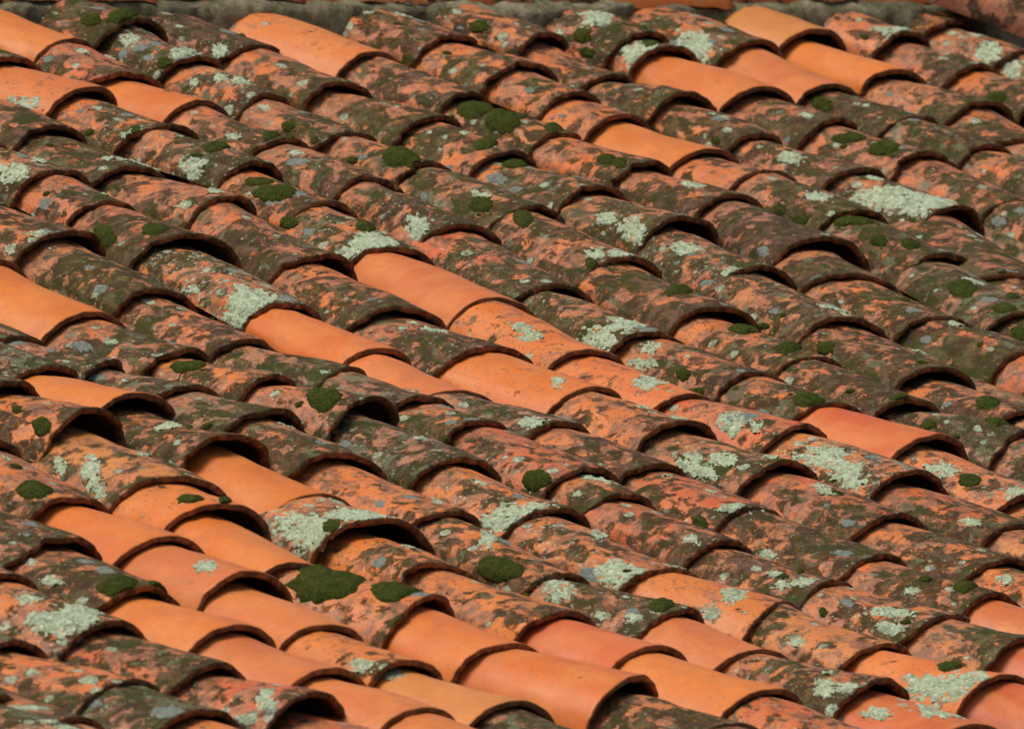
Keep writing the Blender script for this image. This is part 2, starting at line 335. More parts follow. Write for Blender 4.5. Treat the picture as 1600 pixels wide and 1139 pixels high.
# every cover tile: front u, v, back u, v, half widths front / back, rise, crest heights, dirt, clay, lichen, lip of the tile above, label
TILES = [
    (-3.3181, 1.8781, -3.3530, 1.4595, 0.1420, 0.1377, 0.1000, 0.0902, 0.0776, 0.69, 'g', 0.40, None, 'mottled grey-brown tile running off the right edge, foot of the first column'),
    (-3.2976, 2.1193, -3.3258, 1.7884, 0.1189, 0.1140, 0.0880, 0.0870, 0.0705, 0.69, 'g', 0.40, (-3.3181, 1.8781), 'mottled grey-brown tile running off the bottom edge, foot of the first column'),
    (-3.2873, 2.3711, -3.3012, 2.0294, 0.1246, 0.0972, 0.0880, 0.0870, 0.0658, 0.05, 'o', 0.30, (-3.2976, 2.1193), 'bare orange tile running off the bottom edge, foot of the first column'),
    (-3.2385, 1.9779, -3.2734, 1.5594, 0.1420, 0.1377, 0.1000, 0.0850, 0.0724, 0.69, 'o', 0.30, None, 'mottled orange and brown tile, first down the second column from the lower left'),
    (-3.2121, 2.2191, -3.2483, 1.8885, 0.1257, 0.1205, 0.0880, 0.0870, 0.0650, 0.39, 'g', 0.30, (-3.2385, 1.9779), 'lightly stained tile running off the bottom edge, foot of the second column'),
    (-2.9983, 1.6034, -3.0332, 1.1848, 0.1333, 0.1293, 0.0757, 0.0790, 0.0664, 0.69, 'o', 0.40, None, 'mottled orange and brown tile, first down the third column from the lower left'),
    (-2.9639, 1.8383, -3.0113, 1.5143, 0.1420, 0.1100, 0.0915, 0.0918, 0.0544, 0.44, 'o', 0.30, (-2.9983, 1.6034), 'lightly stained orange tile, second down the third column from the lower left'),
    (-2.9531, 2.0052, -2.9698, 1.7485, 0.1333, 0.1244, 0.0858, 0.0900, 0.0689, 0.85, 'g', 0.40, (-2.9639, 1.8383), 'dark olive-stained tile, third down the third column from the lower left'),
    (-2.9385, 2.2417, -2.9586, 1.9154, 0.1174, 0.1126, 0.0880, 0.0870, 0.0702, 0.39, 'p', 0.30, (-2.9531, 2.0052), 'lightly stained pink tile running off the bottom edge, foot of the third column'),
    (-2.7131, 1.3037, -2.7480, 0.8851, 0.1333, 0.1293, 0.0858, 0.0914, 0.0788, 0.49, 'o', 0.40, None, 'mottled orange and brown tile with pale lichen, just above the tile with wide lichen sheet'),
    (-2.6795, 1.5313, -2.7262, 1.2146, 0.1420, 0.1097, 0.1000, 0.0803, 0.0742, 0.49, 'o', 0.60, (-2.7131, 1.3037), 'tile with wide lichen sheet'),
    (-2.6564, 1.7518, -2.6889, 1.4418, 0.1420, 0.1216, 0.1000, 0.0790, 0.0603, 0.69, 'r', 0.30, (-2.6795, 1.5313), 'mottled red and brown tile, just below the tile with wide lichen sheet'),
    (-2.6298, 1.9494, -2.6684, 1.6626, 0.1333, 0.1249, 0.0959, 0.0916, 0.0511, 0.49, 'r', 0.50, (-2.6564, 1.7518), 'mottled red and brown tile, fourth down the fourth column from the lower left'),
    (-2.5780, 2.1629, -2.6510, 1.8619, 0.1161, 0.1112, 0.0880, 0.0870, 0.0393, 0.49, 'r', 0.50, (-2.6298, 1.9494), 'mottled red and brown tile running off the bottom edge, foot of the fourth column'),
    (-2.5595, 2.3898, -2.5854, 2.0732, 0.1175, 0.0953, 0.0880, 0.0870, 0.0652, 0.39, 'g', 0.30, (-2.578, 2.1629), 'lightly stained tile running off the bottom edge, foot of the fourth column'),
    (-2.4400, 1.1686, -2.4748, 0.7501, 0.1420, 0.1377, 0.0915, 0.1057, 0.0931, 0.69, 'o', 0.40, None, 'mottled orange and brown tile, first down the fifth column from the lower left'),
    (-2.4623, 1.3972, -2.4345, 1.0788, 0.1154, 0.1105, 0.0830, 0.0918, 0.0852, 0.70, 'o', 0.30, (-2.44, 1.1686), 'dark crusted tile with moss and lichen, just above the bare tile below the mossy lip'),
    (-2.4547, 1.6074, -2.4655, 1.3073, 0.1333, 0.0870, 0.0858, 0.0910, 0.0692, 0.02, 'o', 0.00, (-2.4623, 1.3972), 'bare clay tile below the mossy lip'),
    (-2.4333, 1.8032, -2.4645, 1.5179, 0.1420, 0.1082, 0.0915, 0.0824, 0.0725, 0.02, 'p', 0.00, (-2.4547, 1.6074), 'bare salmon tile, just below the bare tile below the mossy lip'),
    (-2.4225, 2.0101, -2.4379, 1.7133, 0.1333, 0.1250, 0.0959, 0.0840, 0.0604, 0.03, 'p', 0.00, (-2.4333, 1.8032), 'bare salmon tile, second one below the bare tile below the mossy lip'),
    (-2.4062, 2.2439, -2.4288, 1.9203, 0.1176, 0.1127, 0.0880, 0.0870, 0.0637, 0.03, 'p', 0.00, (-2.4225, 2.0101), 'bare salmon tile, third one below the bare tile below the mossy lip'),
    (-2.1192, 0.6814, -2.1540, 0.2629, 0.1333, 0.1293, 0.0858, 0.1102, 0.0976, 0.69, 'p', 0.30, None, 'mottled pink and brown tile running off the right edge, foot of the sixth column'),
    (-2.1386, 0.9168, -2.1138, 0.5916, 0.1019, 0.0977, 0.0656, 0.0922, 0.0900, 0.54, 'o', 0.30, (-2.1192, 0.6814), 'mottled orange and brown tile, first down the sixth column from the lower left'),
    (-2.1311, 1.1303, -2.1418, 0.8268, 0.1420, 0.0750, 0.1000, 0.0880, 0.0704, 0.02, 'o', 0.00, (-2.1386, 0.9168), 'bare orange clay tile at lower left'),
    (-2.1510, 1.3545, -2.1257, 1.0404, 0.1198, 0.1148, 0.0953, 0.0978, 0.0611, 0.04, 'p', 0.00, (-2.1311, 1.1303), 'bare salmon clay tile at lower left'),
    (-2.1926, 1.5766, -2.1456, 1.2646, 0.1019, 0.0976, 0.0656, 0.0790, 0.0646, 0.02, 'p', 0.00, (-2.151, 1.3545), 'bare salmon tile, just below the bare salmon tile at lower left'),
    (-2.2149, 1.7900, -2.1871, 1.4868, 0.0930, 0.0851, 0.0598, 0.0870, 0.0523, 0.20, 'o', 0.30, (-2.1926, 1.5766), 'lightly stained orange tile, fifth down the sixth column from the lower left'),
    (-2.2000, 2.0139, -2.2209, 1.7002, 0.1420, 0.0750, 0.0944, 0.0846, 0.0661, 0.02, 'y', 0.00, (-2.2149, 1.79), 'bare sandy tile with pale lichen, third one below the bare salmon tile at lower left'),
    (-2.1926, 2.2411, -2.2029, 1.9239, 0.1184, 0.1134, 0.0880, 0.0870, 0.0636, 0.70, 'g', 0.30, (-2.2, 2.0139), 'dark olive-stained tile running off the bottom edge, foot of the sixth column'),
    (-2.1840, 2.4946, -2.1957, 2.1511, 0.1191, 0.0985, 0.0880, 0.0870, 0.0674, 0.70, 'g', 0.30, (-2.1926, 2.2411), 'dark olive-stained tile cut by the picture edge, in the sixth column from lower left'),
    (-1.7610, 0.3757, -1.7958, -0.0429, 0.1333, 0.1293, 0.0858, 0.1107, 0.0981, 0.90, 'g', 0.60, None, 'dark olive-stained tile with moss and lichen, just above the raised tile with gaping end'),
    (-1.7243, 0.5445, -1.7801, 0.2877, 0.1420, 0.1067, 0.0909, 0.1170, 0.0774, 0.49, 'o', 0.40, (-1.761, 0.3757), 'raised clay tile with gaping end, moss on it'),
    (-1.8106, 0.8504, -1.7187, 0.4547, 0.1420, 0.1234, 0.1000, 0.0993, 0.0687, 0.39, 'y', 0.20, (-1.7243, 0.5445), 'ochre clay tile with tall lichen patch'),
    (-1.8273, 0.9742, -1.8052, 0.7605, 0.1378, 0.1201, 0.0991, 0.0877, 0.0781, 0.15, 'o', 0.20, (-1.8106, 0.8504), 'lightly stained orange tile with moss cushions, just below the ochre tile with tall lichen patch'),
    (-1.9213, 1.2590, -1.8216, 0.8844, 0.0930, 0.0893, 0.0598, 0.0790, 0.0605, 0.02, 'o', 0.00, (-1.8273, 0.9742), 'bare orange tile, just above the tile with the broad moss mat'),
    (-1.8531, 1.4896, -1.9431, 1.1717, 0.1420, 0.0750, 0.0909, 0.0863, 0.0561, 0.34, 'p', 0.10, (-1.9213, 1.259), 'tile with the broad moss mat'),
    (-1.8793, 1.7075, -1.8477, 1.3998, 0.1154, 0.1105, 0.0742, 0.0790, 0.0570, 0.02, 'o', 0.00, (-1.8531, 1.4896), 'bare clay tile under the hollow arch'),
    (-1.8140, 1.9321, -1.9011, 1.6202, 0.1420, 0.0850, 0.0909, 0.0900, 0.0534, 0.04, 'o', 0.00, (-1.8793, 1.7075), 'big bare clay tile with hollow end'),
    (-1.8010, 2.1471, -1.8195, 1.8423, 0.1273, 0.1219, 0.0880, 0.0870, 0.0369, 0.69, 'o', 0.30, (-1.814, 1.9321), 'mottled orange and brown tile, ninth down the seventh column from the lower left'),
    (-1.7710, 2.3933, -1.8119, 2.0577, 0.1268, 0.1078, 0.0880, 0.0870, 0.0672, 0.69, 'o', 0.30, (-1.801, 2.1471), 'mottled orange and brown tile, second one below the big bare tile with hollow end'),
    (-1.4731, 0.1977, -1.5080, -0.2209, 0.1333, 0.1293, 0.0858, 0.0825, 0.0699, 0.80, 'g', 0.70, None, 'dark olive-stained tile with pale lichen, just above the bare tile with hollow end at left'),
    (-1.4742, 0.4261, -1.4727, 0.1077, 0.1198, 0.1148, 0.0771, 0.1101, 0.0528, 0.04, 'o', 0.00, (-1.4731, 0.1977), 'bare clay tile with hollow end at left'),
    (-1.5033, 0.6808, -1.4688, 0.3362, 0.1064, 0.1021, 0.0685, 0.1097, 0.0584, 0.65, 'o', 0.30, (-1.4742, 0.4261), 'mottled orange and brown tile, third down the eighth column from the lower left'),
    (-1.5005, 0.8944, -1.5045, 0.5908, 0.1420, 0.0750, 0.1000, 0.0790, 0.0769, 0.04, 'o', 0.00, (-1.5033, 0.6808), 'bare clay tile with chipped lip'),
    (-1.5536, 1.0991, -1.4950, 0.8045, 0.1420, 0.1213, 0.1000, 0.0963, 0.0520, 0.49, 'o', 0.80, (-1.5005, 0.8944), 'tile crusted with thick white lichen, moss on it'),
    (-1.5975, 1.2915, -1.5480, 1.0093, 0.0974, 0.0932, 0.0627, 0.0790, 0.0483, 0.39, 'o', 0.30, (-1.5536, 1.0991), 'lightly stained orange tile with pale lichen, just below the tile crusted with thick white lichen'),
    (-1.5999, 1.5764, -1.5967, 1.2015, 0.1154, 0.0750, 0.0830, 0.0848, 0.0585, 0.44, 'o', 0.20, (-1.5975, 1.2915), 'lightly stained orange tile with moss cushions, just above the pink-red bare tile at bottom right'),
    (-1.5820, 1.7693, -1.6082, 1.4868, 0.1378, 0.0837, 0.0887, 0.0894, 0.0592, 0.03, 'r', 0.00, (-1.5999, 1.5764), 'pink-red bare clay tile at bottom right'),
    (-1.5651, 2.0193, -1.5880, 1.6795, 0.1420, 0.1165, 0.0944, 0.0884, 0.0693, 0.04, 'o', 0.00, (-1.582, 1.7693), 'long bare clay tile at bottom right'),
    (-1.5584, 2.2513, -1.5676, 1.9293, 0.1291, 0.1237, 0.0880, 0.0870, 0.0681, 0.39, 'r', 0.30, (-1.5651, 2.0193), 'lightly stained red tile with pale lichen, just below the long bare tile at bottom right'),
    (-1.5309, 2.5057, -1.5681, 2.1618, 0.1177, 0.1129, 0.0880, 0.0870, 0.0674, 0.69, 'g', 0.30, (-1.5584, 2.2513), 'mottled grey-brown tile, to the left of the lichen-spotted red tile at bottom right'),
    (-1.3693, 0.0110, -1.4042, -0.4075, 0.1333, 0.1293, 0.0858, 0.0790, 0.0664, 0.90, 'g', 0.50, None, 'dark olive-stained tile, first down the ninth column from the lower left'),
    (-1.2980, 0.1719, -1.3922, -0.0760, 0.1333, 0.1114, 0.0858, 0.0823, 0.0570, 0.70, 'o', 0.60, (-1.3693, 0.011), 'dark crusted tile, second down the ninth column from the lower left'),
    (-1.2816, 0.3633, -1.3056, 0.0822, 0.1333, 0.1120, 0.0858, 0.0988, 0.0548, 0.80, 'g', 0.40, (-1.298, 0.1719), 'dark olive-stained tile, third down the ninth column from the lower left'),
    (-1.2725, 0.5502, -1.2859, 0.2734, 0.1288, 0.1140, 0.0829, 0.1107, 0.0677, 0.85, 'g', 0.30, (-1.2816, 0.3633), 'dark olive-stained tile, fourth down the ninth column from the lower left'),
    (-1.2925, 0.7561, -1.2671, 0.4604, 0.1420, 0.1022, 0.1000, 0.0933, 0.0900, 0.69, 'p', 0.20, (-1.2725, 0.5502), 'mottled pink and brown tile, fifth down the ninth column from the lower left'),
    (-1.3186, 1.0450, -1.2871, 0.6662, 0.0974, 0.0936, 0.0627, 0.0862, 0.0747, 0.44, 'o', 0.20, (-1.2925, 0.7561), 'lightly stained orange tile with pale lichen, just above the tile with biggest round moss cushion'),
    (-1.3614, 1.3563, -1.3132, 0.9552, 0.0840, 0.0808, 0.0541, 0.0790, 0.0698, 0.49, 'o', 0.20, (-1.3186, 1.045), 'tile with biggest round moss cushion'),
    (-1.3132, 1.5831, -1.3801, 1.2683, 0.1420, 0.0750, 0.0909, 0.0790, 0.0602, 0.69, 'o', 0.50, (-1.3614, 1.3563), 'mottled orange and brown tile, eighth down the ninth column from the lower left'),
    (-1.3182, 1.7790, -1.3109, 1.4932, 0.1198, 0.1146, 0.0771, 0.0790, 0.0588, 0.08, 'p', 0.10, (-1.3132, 1.5831), 'bare salmon tile, to the right of the long bare tile at bottom right'),
    (-1.2762, 2.0185, -1.3338, 1.6903, 0.1420, 0.0918, 0.0973, 0.1006, 0.0506, 0.59, 'o', 0.50, (-1.3182, 1.779), 'mottled orange and brown tile, tenth down the ninth column from the lower left'),
    (-1.2616, 2.2234, -1.2826, 1.9287, 0.1420, 0.1211, 0.0909, 0.0882, 0.0641, 0.10, 'r', 0.60, (-1.2762, 2.0185), 'lichen-spotted red clay tile at bottom right'),
    (-1.2208, 2.4722, -1.2762, 2.1346, 0.1238, 0.1187, 0.0880, 0.0870, 0.0675, 0.59, 'p', 0.30, (-1.2616, 2.2234), 'mottled pink and brown tile running off the bottom edge, foot of the ninth column'),
    (-1.0504, -0.3639, -1.0853, -0.7824, 0.1420, 0.1377, 0.0973, 0.1064, 0.0938, 0.05, 'o', 0.00, None, 'bare orange tile, just above the large bare orange tile at left edge'),
    (-1.0427, -0.1080, -1.0532, -0.4538, 0.1333, 0.1255, 0.0959, 0.0790, 0.0894, 0.03, 'o', 0.00, (-1.0504, -0.3639), 'large bare orange clay tile at left edge'),
    (-1.0224, 0.1048, -1.0513, -0.1976, 0.1333, 0.1127, 0.0959, 0.0808, 0.0567, 0.70, 'o', 0.40, (-1.0427, -0.108), 'dark crusted tile with pale lichen, just below the large bare orange tile at left edge'),
    (-1.0138, 0.3219, -1.0260, 0.0148, 0.0930, 0.0890, 0.0598, 0.0931, 0.0551, 0.54, 'o', 0.40, (-1.0224, 0.1048), 'mottled orange and brown tile, third down the tenth column from the lower left'),
    (-0.9620, 0.5066, -1.0355, 0.2346, 0.1420, 0.0750, 0.0909, 0.1139, 0.0601, 0.70, 'o', 0.40, (-1.0138, 0.3219), 'dark crusted tile, fourth down the tenth column from the lower left'),
    (-1.0174, 0.7978, -0.9565, 0.4167, 0.1109, 0.1065, 0.0714, 0.0964, 0.0732, 0.80, 'g', 0.40, (-0.962, 0.5066), 'dark olive-stained tile, fifth down the tenth column from the lower left'),
    (-1.0380, 1.0362, -1.0120, 0.7079, 0.1243, 0.0859, 0.0894, 0.0793, 0.0799, 0.54, 'o', 0.60, (-1.0174, 0.7978), 'mottled orange and brown tile, sixth down the tenth column from the lower left'),
    (-1.0824, 1.3499, -1.0326, 0.9463, 0.1064, 0.1023, 0.0685, 0.0790, 0.0592, 0.54, 'o', 0.60, (-1.038, 1.0362), 'mottled orange and brown tile, seventh down the tenth column from the lower left'),
    (-1.0089, 1.5523, -1.1047, 1.2627, 0.1420, 0.0750, 0.0909, 0.0790, 0.0604, 0.20, 'o', 0.20, (-1.0824, 1.3499), 'lightly stained orange tile, eighth down the tenth column from the lower left'),
    (-1.0105, 1.7978, -1.0084, 1.4623, 0.1109, 0.1063, 0.0714, 0.0806, 0.0607, 0.39, 'y', 0.20, (-1.0089, 1.5523), 'lightly stained ochre tile, ninth down the tenth column from the lower left'),
    (-0.9708, 2.0399, -1.0250, 1.7090, 0.1420, 0.0796, 0.1000, 0.1038, 0.0497, 0.15, 'o', 0.50, (-1.0105, 1.7978), 'lightly stained orange tile, tenth down the tenth column from the lower left'),
    (-0.8714, 2.2255, -0.9945, 1.9530, 0.1301, 0.1246, 0.0880, 0.0870, 0.0850, 0.05, 'r', 0.30, (-0.9708, 2.0399), 'bare brick-red tile running off the right edge, foot of the tenth column'),
    (-0.7488, -0.4690, -0.7837, -0.8875, 0.1420, 0.1377, 0.0915, 0.1170, 0.1044, 0.59, 'p', 0.30, None, 'mottled pink and brown tile, first down the eleventh column from the lower left'),
    (-0.7827, -0.1915, -0.7434, -0.5588, 0.1109, 0.1065, 0.0714, 0.0907, 0.0976, 0.85, 'y', 0.30, (-0.7488, -0.469), 'dark ochre-stained tile, second down the eleventh column from the lower left'),
    (-0.8058, 0.0632, -0.7773, -0.2813, 0.1019, 0.0944, 0.0810, 0.0790, 0.0741, 0.59, 'p', 0.30, (-0.7827, -0.1915), 'mottled pink and brown tile, third down the eleventh column from the lower left'),
    (-0.7490, 0.2498, -0.8277, -0.0241, 0.1420, 0.0750, 0.0909, 0.0876, 0.0564, 0.85, 'g', 0.20, (-0.8058, 0.0632), 'dark olive-stained tile, fourth down the eleventh column from the lower left'),
    (-0.7446, 0.4411, -0.7511, 0.1598, 0.1333, 0.1248, 0.0959, 0.0893, 0.0644, 0.75, 'g', 0.30, (-0.749, 0.2498), 'dark olive-stained tile, fifth down the eleventh column from the lower left'),
    (-0.7524, 0.5992, -0.7402, 0.3512, 0.0885, 0.0843, 0.0569, 0.0967, 0.0616, 0.69, 'o', 0.40, (-0.7446, 0.4411), 'mottled orange and brown tile, sixth down the eleventh column from the lower left'),
    (-0.7438, 0.8522, -0.7554, 0.5092, 0.1198, 0.0750, 0.0771, 0.0905, 0.0764, 0.49, 'r', 0.40, (-0.7524, 0.5992), 'mottled red and brown tile, seventh down the eleventh column from the lower left'),
    (-0.7620, 0.9631, -0.7384, 0.7624, 0.1019, 0.0964, 0.0733, 0.0790, 0.0712, 0.69, 'o', 0.30, (-0.7438, 0.8522), 'mottled orange and brown tile, eighth down the eleventh column from the lower left'),
    (-0.8001, 1.2383, -0.7565, 0.8732, 0.0930, 0.0856, 0.0598, 0.0790, 0.0621, 0.64, 'r', 0.20, (-0.762, 0.9631), 'mottled red and brown tile, ninth down the eleventh column from the lower left'),
    (-0.7510, 1.4555, -0.8200, 1.1505, 0.1420, 0.0750, 0.0973, 0.0790, 0.0596, 0.64, 'p', 0.40, (-0.8001, 1.2383), 'mottled pink and brown tile, tenth down the eleventh column from the lower left'),
    (-0.7149, 1.6884, -0.7648, 1.3666, 0.1420, 0.1220, 0.1000, 0.0932, 0.0556, 0.59, 'o', 0.60, (-0.751, 1.4555), 'mottled orange and brown tile, eleventh down the eleventh column from the lower left'),
    (-0.6831, 1.8434, -0.7330, 1.6003, 0.1420, 0.1193, 0.1000, 0.1023, 0.0632, 0.69, 'y', 0.30, (-0.7149, 1.6884), 'last clay tile at right edge low down'),
    (-0.5967, 2.0361, -0.7060, 1.7564, 0.1209, 0.1157, 0.0880, 0.0870, 0.0833, 0.05, 'r', 0.30, (-0.6831, 1.8434), 'bare brick-red tile, just below the last tile at right edge low down'),
    (-0.3235, -1.0979, -0.3584, -1.5165, 0.0840, 0.0815, 0.0541, 0.1058, 0.0932, 0.59, 'o', 0.30, None, 'mottled orange and brown tile running off the right edge, foot of the twelfth column'),
    (-0.3159, -0.9078, -0.3272, -1.1878, 0.1198, 0.0750, 0.0771, 0.1016, 0.0803, 0.64, 'y', 0.30, (-0.3235, -1.0979), 'mottled ochre and brown tile with pale lichen, third one above the tile with lichen-crusted lip'),
    (-0.3275, -0.7562, -0.3104, -0.9977, 0.1019, 0.0971, 0.0656, 0.0862, 0.0825, 0.65, 'p', 0.40, (-0.3159, -0.9078), 'mottled pink and brown tile, second down the twelfth column from the lower left'),
    (-0.3835, -0.4953, -0.3220, -0.8461, 0.1288, 0.0750, 0.0926, 0.1080, 0.0570, 0.80, 'r', 0.20, (-0.3275, -0.7562), 'dark clay tile with gaping black end, moss on it'),
    (-0.4738, -0.1466, -0.3780, -0.5851, 0.0974, 0.0938, 0.0627, 0.0790, 0.0712, 0.59, 'o', 0.80, (-0.3835, -0.4953), 'tile with lichen-crusted lip'),
    (-0.5314, 0.1383, -0.4683, -0.2365, 0.0930, 0.0798, 0.0598, 0.0841, 0.0607, 0.00, 'o', 0.00, (-0.4738, -0.1466), 'bright bare clay tile left of centre'),
    (-0.5645, 0.3614, -0.5260, 0.0484, 0.1378, 0.0750, 0.0887, 0.0790, 0.0645, 0.05, 'p', 0.00, (-0.5314, 0.1383), 'thin bare pink clay tile below centre'),
    (-0.5532, 0.6058, -0.5686, 0.2715, 0.1333, 0.1196, 0.0858, 0.0927, 0.0565, 0.70, 'g', 0.40, (-0.5645, 0.3614), 'dark olive-stained tile with pale lichen, just below the thin bare pink tile below centre'),
    (-0.5376, 0.8272, -0.5595, 0.5160, 0.1333, 0.1129, 0.0858, 0.0877, 0.0726, 0.65, 'p', 0.30, (-0.5532, 0.6058), 'mottled pink and brown tile, second one below the thin bare pink tile below centre'),
    (-0.5228, 1.0659, -0.5432, 0.7374, 0.1420, 0.1100, 0.0884, 0.0830, 0.0675, 0.49, 'r', 0.40, (-0.5376, 0.8272), 'mottled red and brown tile, ninth down the twelfth column from the lower left'),
    (-0.5023, 1.3429, -0.5295, 0.9761, 0.1243, 0.1194, 0.0800, 0.0796, 0.0624, 0.70, 'o', 0.30, (-0.5228, 1.0659), 'dark crusted tile, tenth down the twelfth column from the lower left'),
    (-0.4724, 1.5917, -0.5131, 1.2535, 0.1243, 0.1046, 0.0800, 0.0913, 0.0534, 0.75, 'o', 0.20, (-0.5023, 1.3429), 'dark crusted tile, eleventh down the twelfth column from the lower left'),
    (-0.4509, 1.8049, -0.4815, 1.5021, 0.1101, 0.1054, 0.0880, 0.0870, 0.0711, 0.05, 'p', 0.30, (-0.4724, 1.5917), 'bare salmon tile, to the right of the last tile at right edge low down'),
    (-0.0497, -1.1844, -0.0846, -1.6030, 0.1243, 0.1206, 0.0800, 0.0984, 0.0858, 0.69, 'p', 0.20, None, 'mottled pink and brown tile, first down the thirteenth column from the lower left'),
    (-0.0720, -0.9383, -0.0443, -1.2742, 0.1154, 0.1078, 0.0742, 0.0934, 0.0770, 0.75, 'o', 0.20, (-0.0497, -1.1844), 'dark crusted tile, second down the thirteenth column from the lower left'),
    (-0.0920, -0.6803, -0.0666, -1.0282, 0.0930, 0.0892, 0.0669, 0.1166, 0.0638, 0.59, 'p', 0.20, (-0.072, -0.9383), 'mottled pink and brown tile, third down the thirteenth column from the lower left'),
    (-0.1267, -0.4010, -0.0866, -0.7701, 0.1198, 0.0750, 0.0862, 0.0892, 0.0977, 0.75, 'p', 0.30, (-0.092, -0.6803), 'dark dusky-pink tile, to the right of the tile with lichen-crusted lip'),
    (-0.2047, -0.1045, -0.1211, -0.4908, 0.1420, 0.0946, 0.1000, 0.0790, 0.0722, 0.69, 'o', 0.30, (-0.1267, -0.401), 'mottled orange and brown tile, fifth down the thirteenth column from the lower left'),
    (-0.2338, 0.1447, -0.1992, -0.1943, 0.1420, 0.1223, 0.0909, 0.0854, 0.0552, 0.75, 'r', 0.40, (-0.2047, -0.1045), 'dark red-brown tile with pale lichen, just above the smudged orange tile at centre'),
    (-0.2280, 0.3872, -0.2360, 0.0547, 0.1243, 0.1192, 0.0800, 0.0840, 0.0666, 0.12, 'o', 0.00, (-0.2338, 0.1447), 'smudged orange clay tile at centre'),
    (-0.2164, 0.6072, -0.2327, 0.2974, 0.1288, 0.1021, 0.0829, 0.0894, 0.0605, 0.49, 'o', 0.20, (-0.228, 0.3872), 'mottled orange and brown tile with pale lichen, just below the smudged orange tile at centre'),
    (-0.2173, 0.8608, -0.2160, 0.5172, 0.1198, 0.1123, 0.0771, 0.0919, 0.0574, 0.69, 'y', 0.50, (-0.2164, 0.6072), 'mottled ochre and brown tile, ninth down the thirteenth column from the lower left'),
    (-0.2016, 1.1170, -0.2229, 0.7709, 0.1420, 0.0925, 0.0944, 0.0790, 0.0613, 0.69, 'r', 0.20, (-0.2173, 0.8608), 'mottled red and brown tile, tenth down the thirteenth column from the lower left'),
    (-0.2043, 1.3827, -0.2006, 1.0270, 0.1333, 0.1255, 0.0959, 0.0790, 0.0525, 0.65, 'o', 0.30, (-0.2016, 1.117), 'mottled orange and brown tile, eleventh down the thirteenth column from the lower left'),
    (-0.1983, 1.6427, -0.2064, 1.2927, 0.1193, 0.1145, 0.0880, 0.0870, 0.0562, 0.39, 'o', 0.30, (-0.2043, 1.3827), 'lightly stained orange tile running off the right edge, foot of the thirteenth column'),
    (0.2860, -1.6273, 0.2534, -2.0186, 0.1420, 0.1377, 0.0808, 0.0992, 0.0874, 0.69, 'g', 0.50, None, 'mottled grey-brown tile, just above the scabbed pink tile near top left'),
    (0.2982, -1.4291, 0.2804, -1.7171, 0.1154, 0.1103, 0.0742, 0.0991, 0.0743, 0.15, 'p', 0.20, (0.286, -1.6273), 'scabbed pink clay tile near top left'),
    (0.2947, -1.2195, 0.2997, -1.5190, 0.1333, 0.0869, 0.0858, 0.0889, 0.0618, 0.59, 'o', 0.50, (0.2982, -1.4291), 'mottled orange and brown tile, third down the fourteenth column from the lower left'),
    (0.2858, -0.9616, 0.2977, -1.3094, 0.0930, 0.0892, 0.0598, 0.0943, 0.0669, 0.75, 'o', 0.60, (0.2947, -1.2195), 'dark crusted tile, fourth down the fourteenth column from the lower left'),
    (0.2319, -0.7186, 0.2913, -1.0514, 0.0974, 0.0750, 0.0701, 0.0900, 0.0739, 0.59, 'o', 0.30, (0.2858, -0.9616), 'mottled orange and brown tile, fifth down the fourteenth column from the lower left'),
    (0.1562, -0.4685, 0.2375, -0.8084, 0.1109, 0.0750, 0.0714, 0.0828, 0.0721, 0.69, 'o', 0.60, (0.2319, -0.7186), 'tile with white lichen by the salmon clay tile, moss on it'),
    (0.0875, -0.1353, 0.1617, -0.5584, 0.1154, 0.0914, 0.0830, 0.0879, 0.0615, 0.02, 'p', 0.00, (0.1562, -0.4685), 'bare salmon clay tile left of centre'),
    (0.0270, 0.1638, 0.0930, -0.2251, 0.1109, 0.0979, 0.0798, 0.0790, 0.0705, 0.20, 'o', 0.20, (0.0875, -0.1353), 'lightly stained orange tile with pale lichen, just below the bare salmon tile left of centre'),
    (0.0011, 0.4299, 0.0324, 0.0740, 0.0930, 0.0892, 0.0598, 0.0790, 0.0617, 0.20, 'p', 0.30, (0.027, 0.1638), 'lightly stained pink tile, ninth down the fourteenth column from the lower left'),
    (0.0366, 0.6679, -0.0121, 0.3409, 0.1333, 0.0750, 0.0858, 0.0967, 0.0541, 0.39, 'r', 0.40, (0.0011, 0.4299), 'lightly stained red tile with pale lichen, just above the tile with thick pale lichen slab'),
    (0.0374, 0.9444, 0.0364, 0.5779, 0.1243, 0.1170, 0.0894, 0.0953, 0.0751, 0.49, 'o', 0.80, (0.0366, 0.6679), 'tile with thick pale lichen slab'),
    (0.0566, 1.1981, 0.0306, 0.8546, 0.1333, 0.1015, 0.0858, 0.0799, 0.0655, 0.64, 'r', 0.20, (0.0374, 0.9444), 'mottled red and brown tile, twelfth down the fourteenth column from the lower left'),
    (0.0701, 1.4696, 0.0522, 1.1082, 0.1144, 0.1098, 0.0880, 0.0870, 0.0586, 0.59, 'y', 0.30, (0.0566, 1.1981), 'mottled ochre and brown tile running off the right edge, foot of the fourteenth column'),
    (0.5626, -1.7419, 0.5377, -2.0408, 0.1019, 0.0989, 0.0656, 0.1059, 0.0969, 0.05, 'o', 0.00, None, 'bare orange clay tile in the top left corner'),
    (0.5318, -1.5456, 0.5681, -1.8317, 0.1333, 0.0750, 0.0858, 0.0916, 0.0852, 0.49, 'r', 0.20, (0.5626, -1.7419), 'mottled red and brown tile, second down the fifteenth column from the lower left'),
    (0.5313, -1.3489, 0.5321, -1.6356, 0.1064, 0.1017, 0.0765, 0.0960, 0.0670, 0.02, 'o', 0.00, (0.5318, -1.5456), 'short bare orange clay tile near top left'),
    (0.5514, -1.1441, 0.5225, -1.4385, 0.1420, 0.0750, 0.0973, 0.0829, 0.0781, 0.65, 'o', 0.30, (0.5313, -1.3489), 'mottled orange and brown tile, fourth down the fifteenth column from the lower left'),
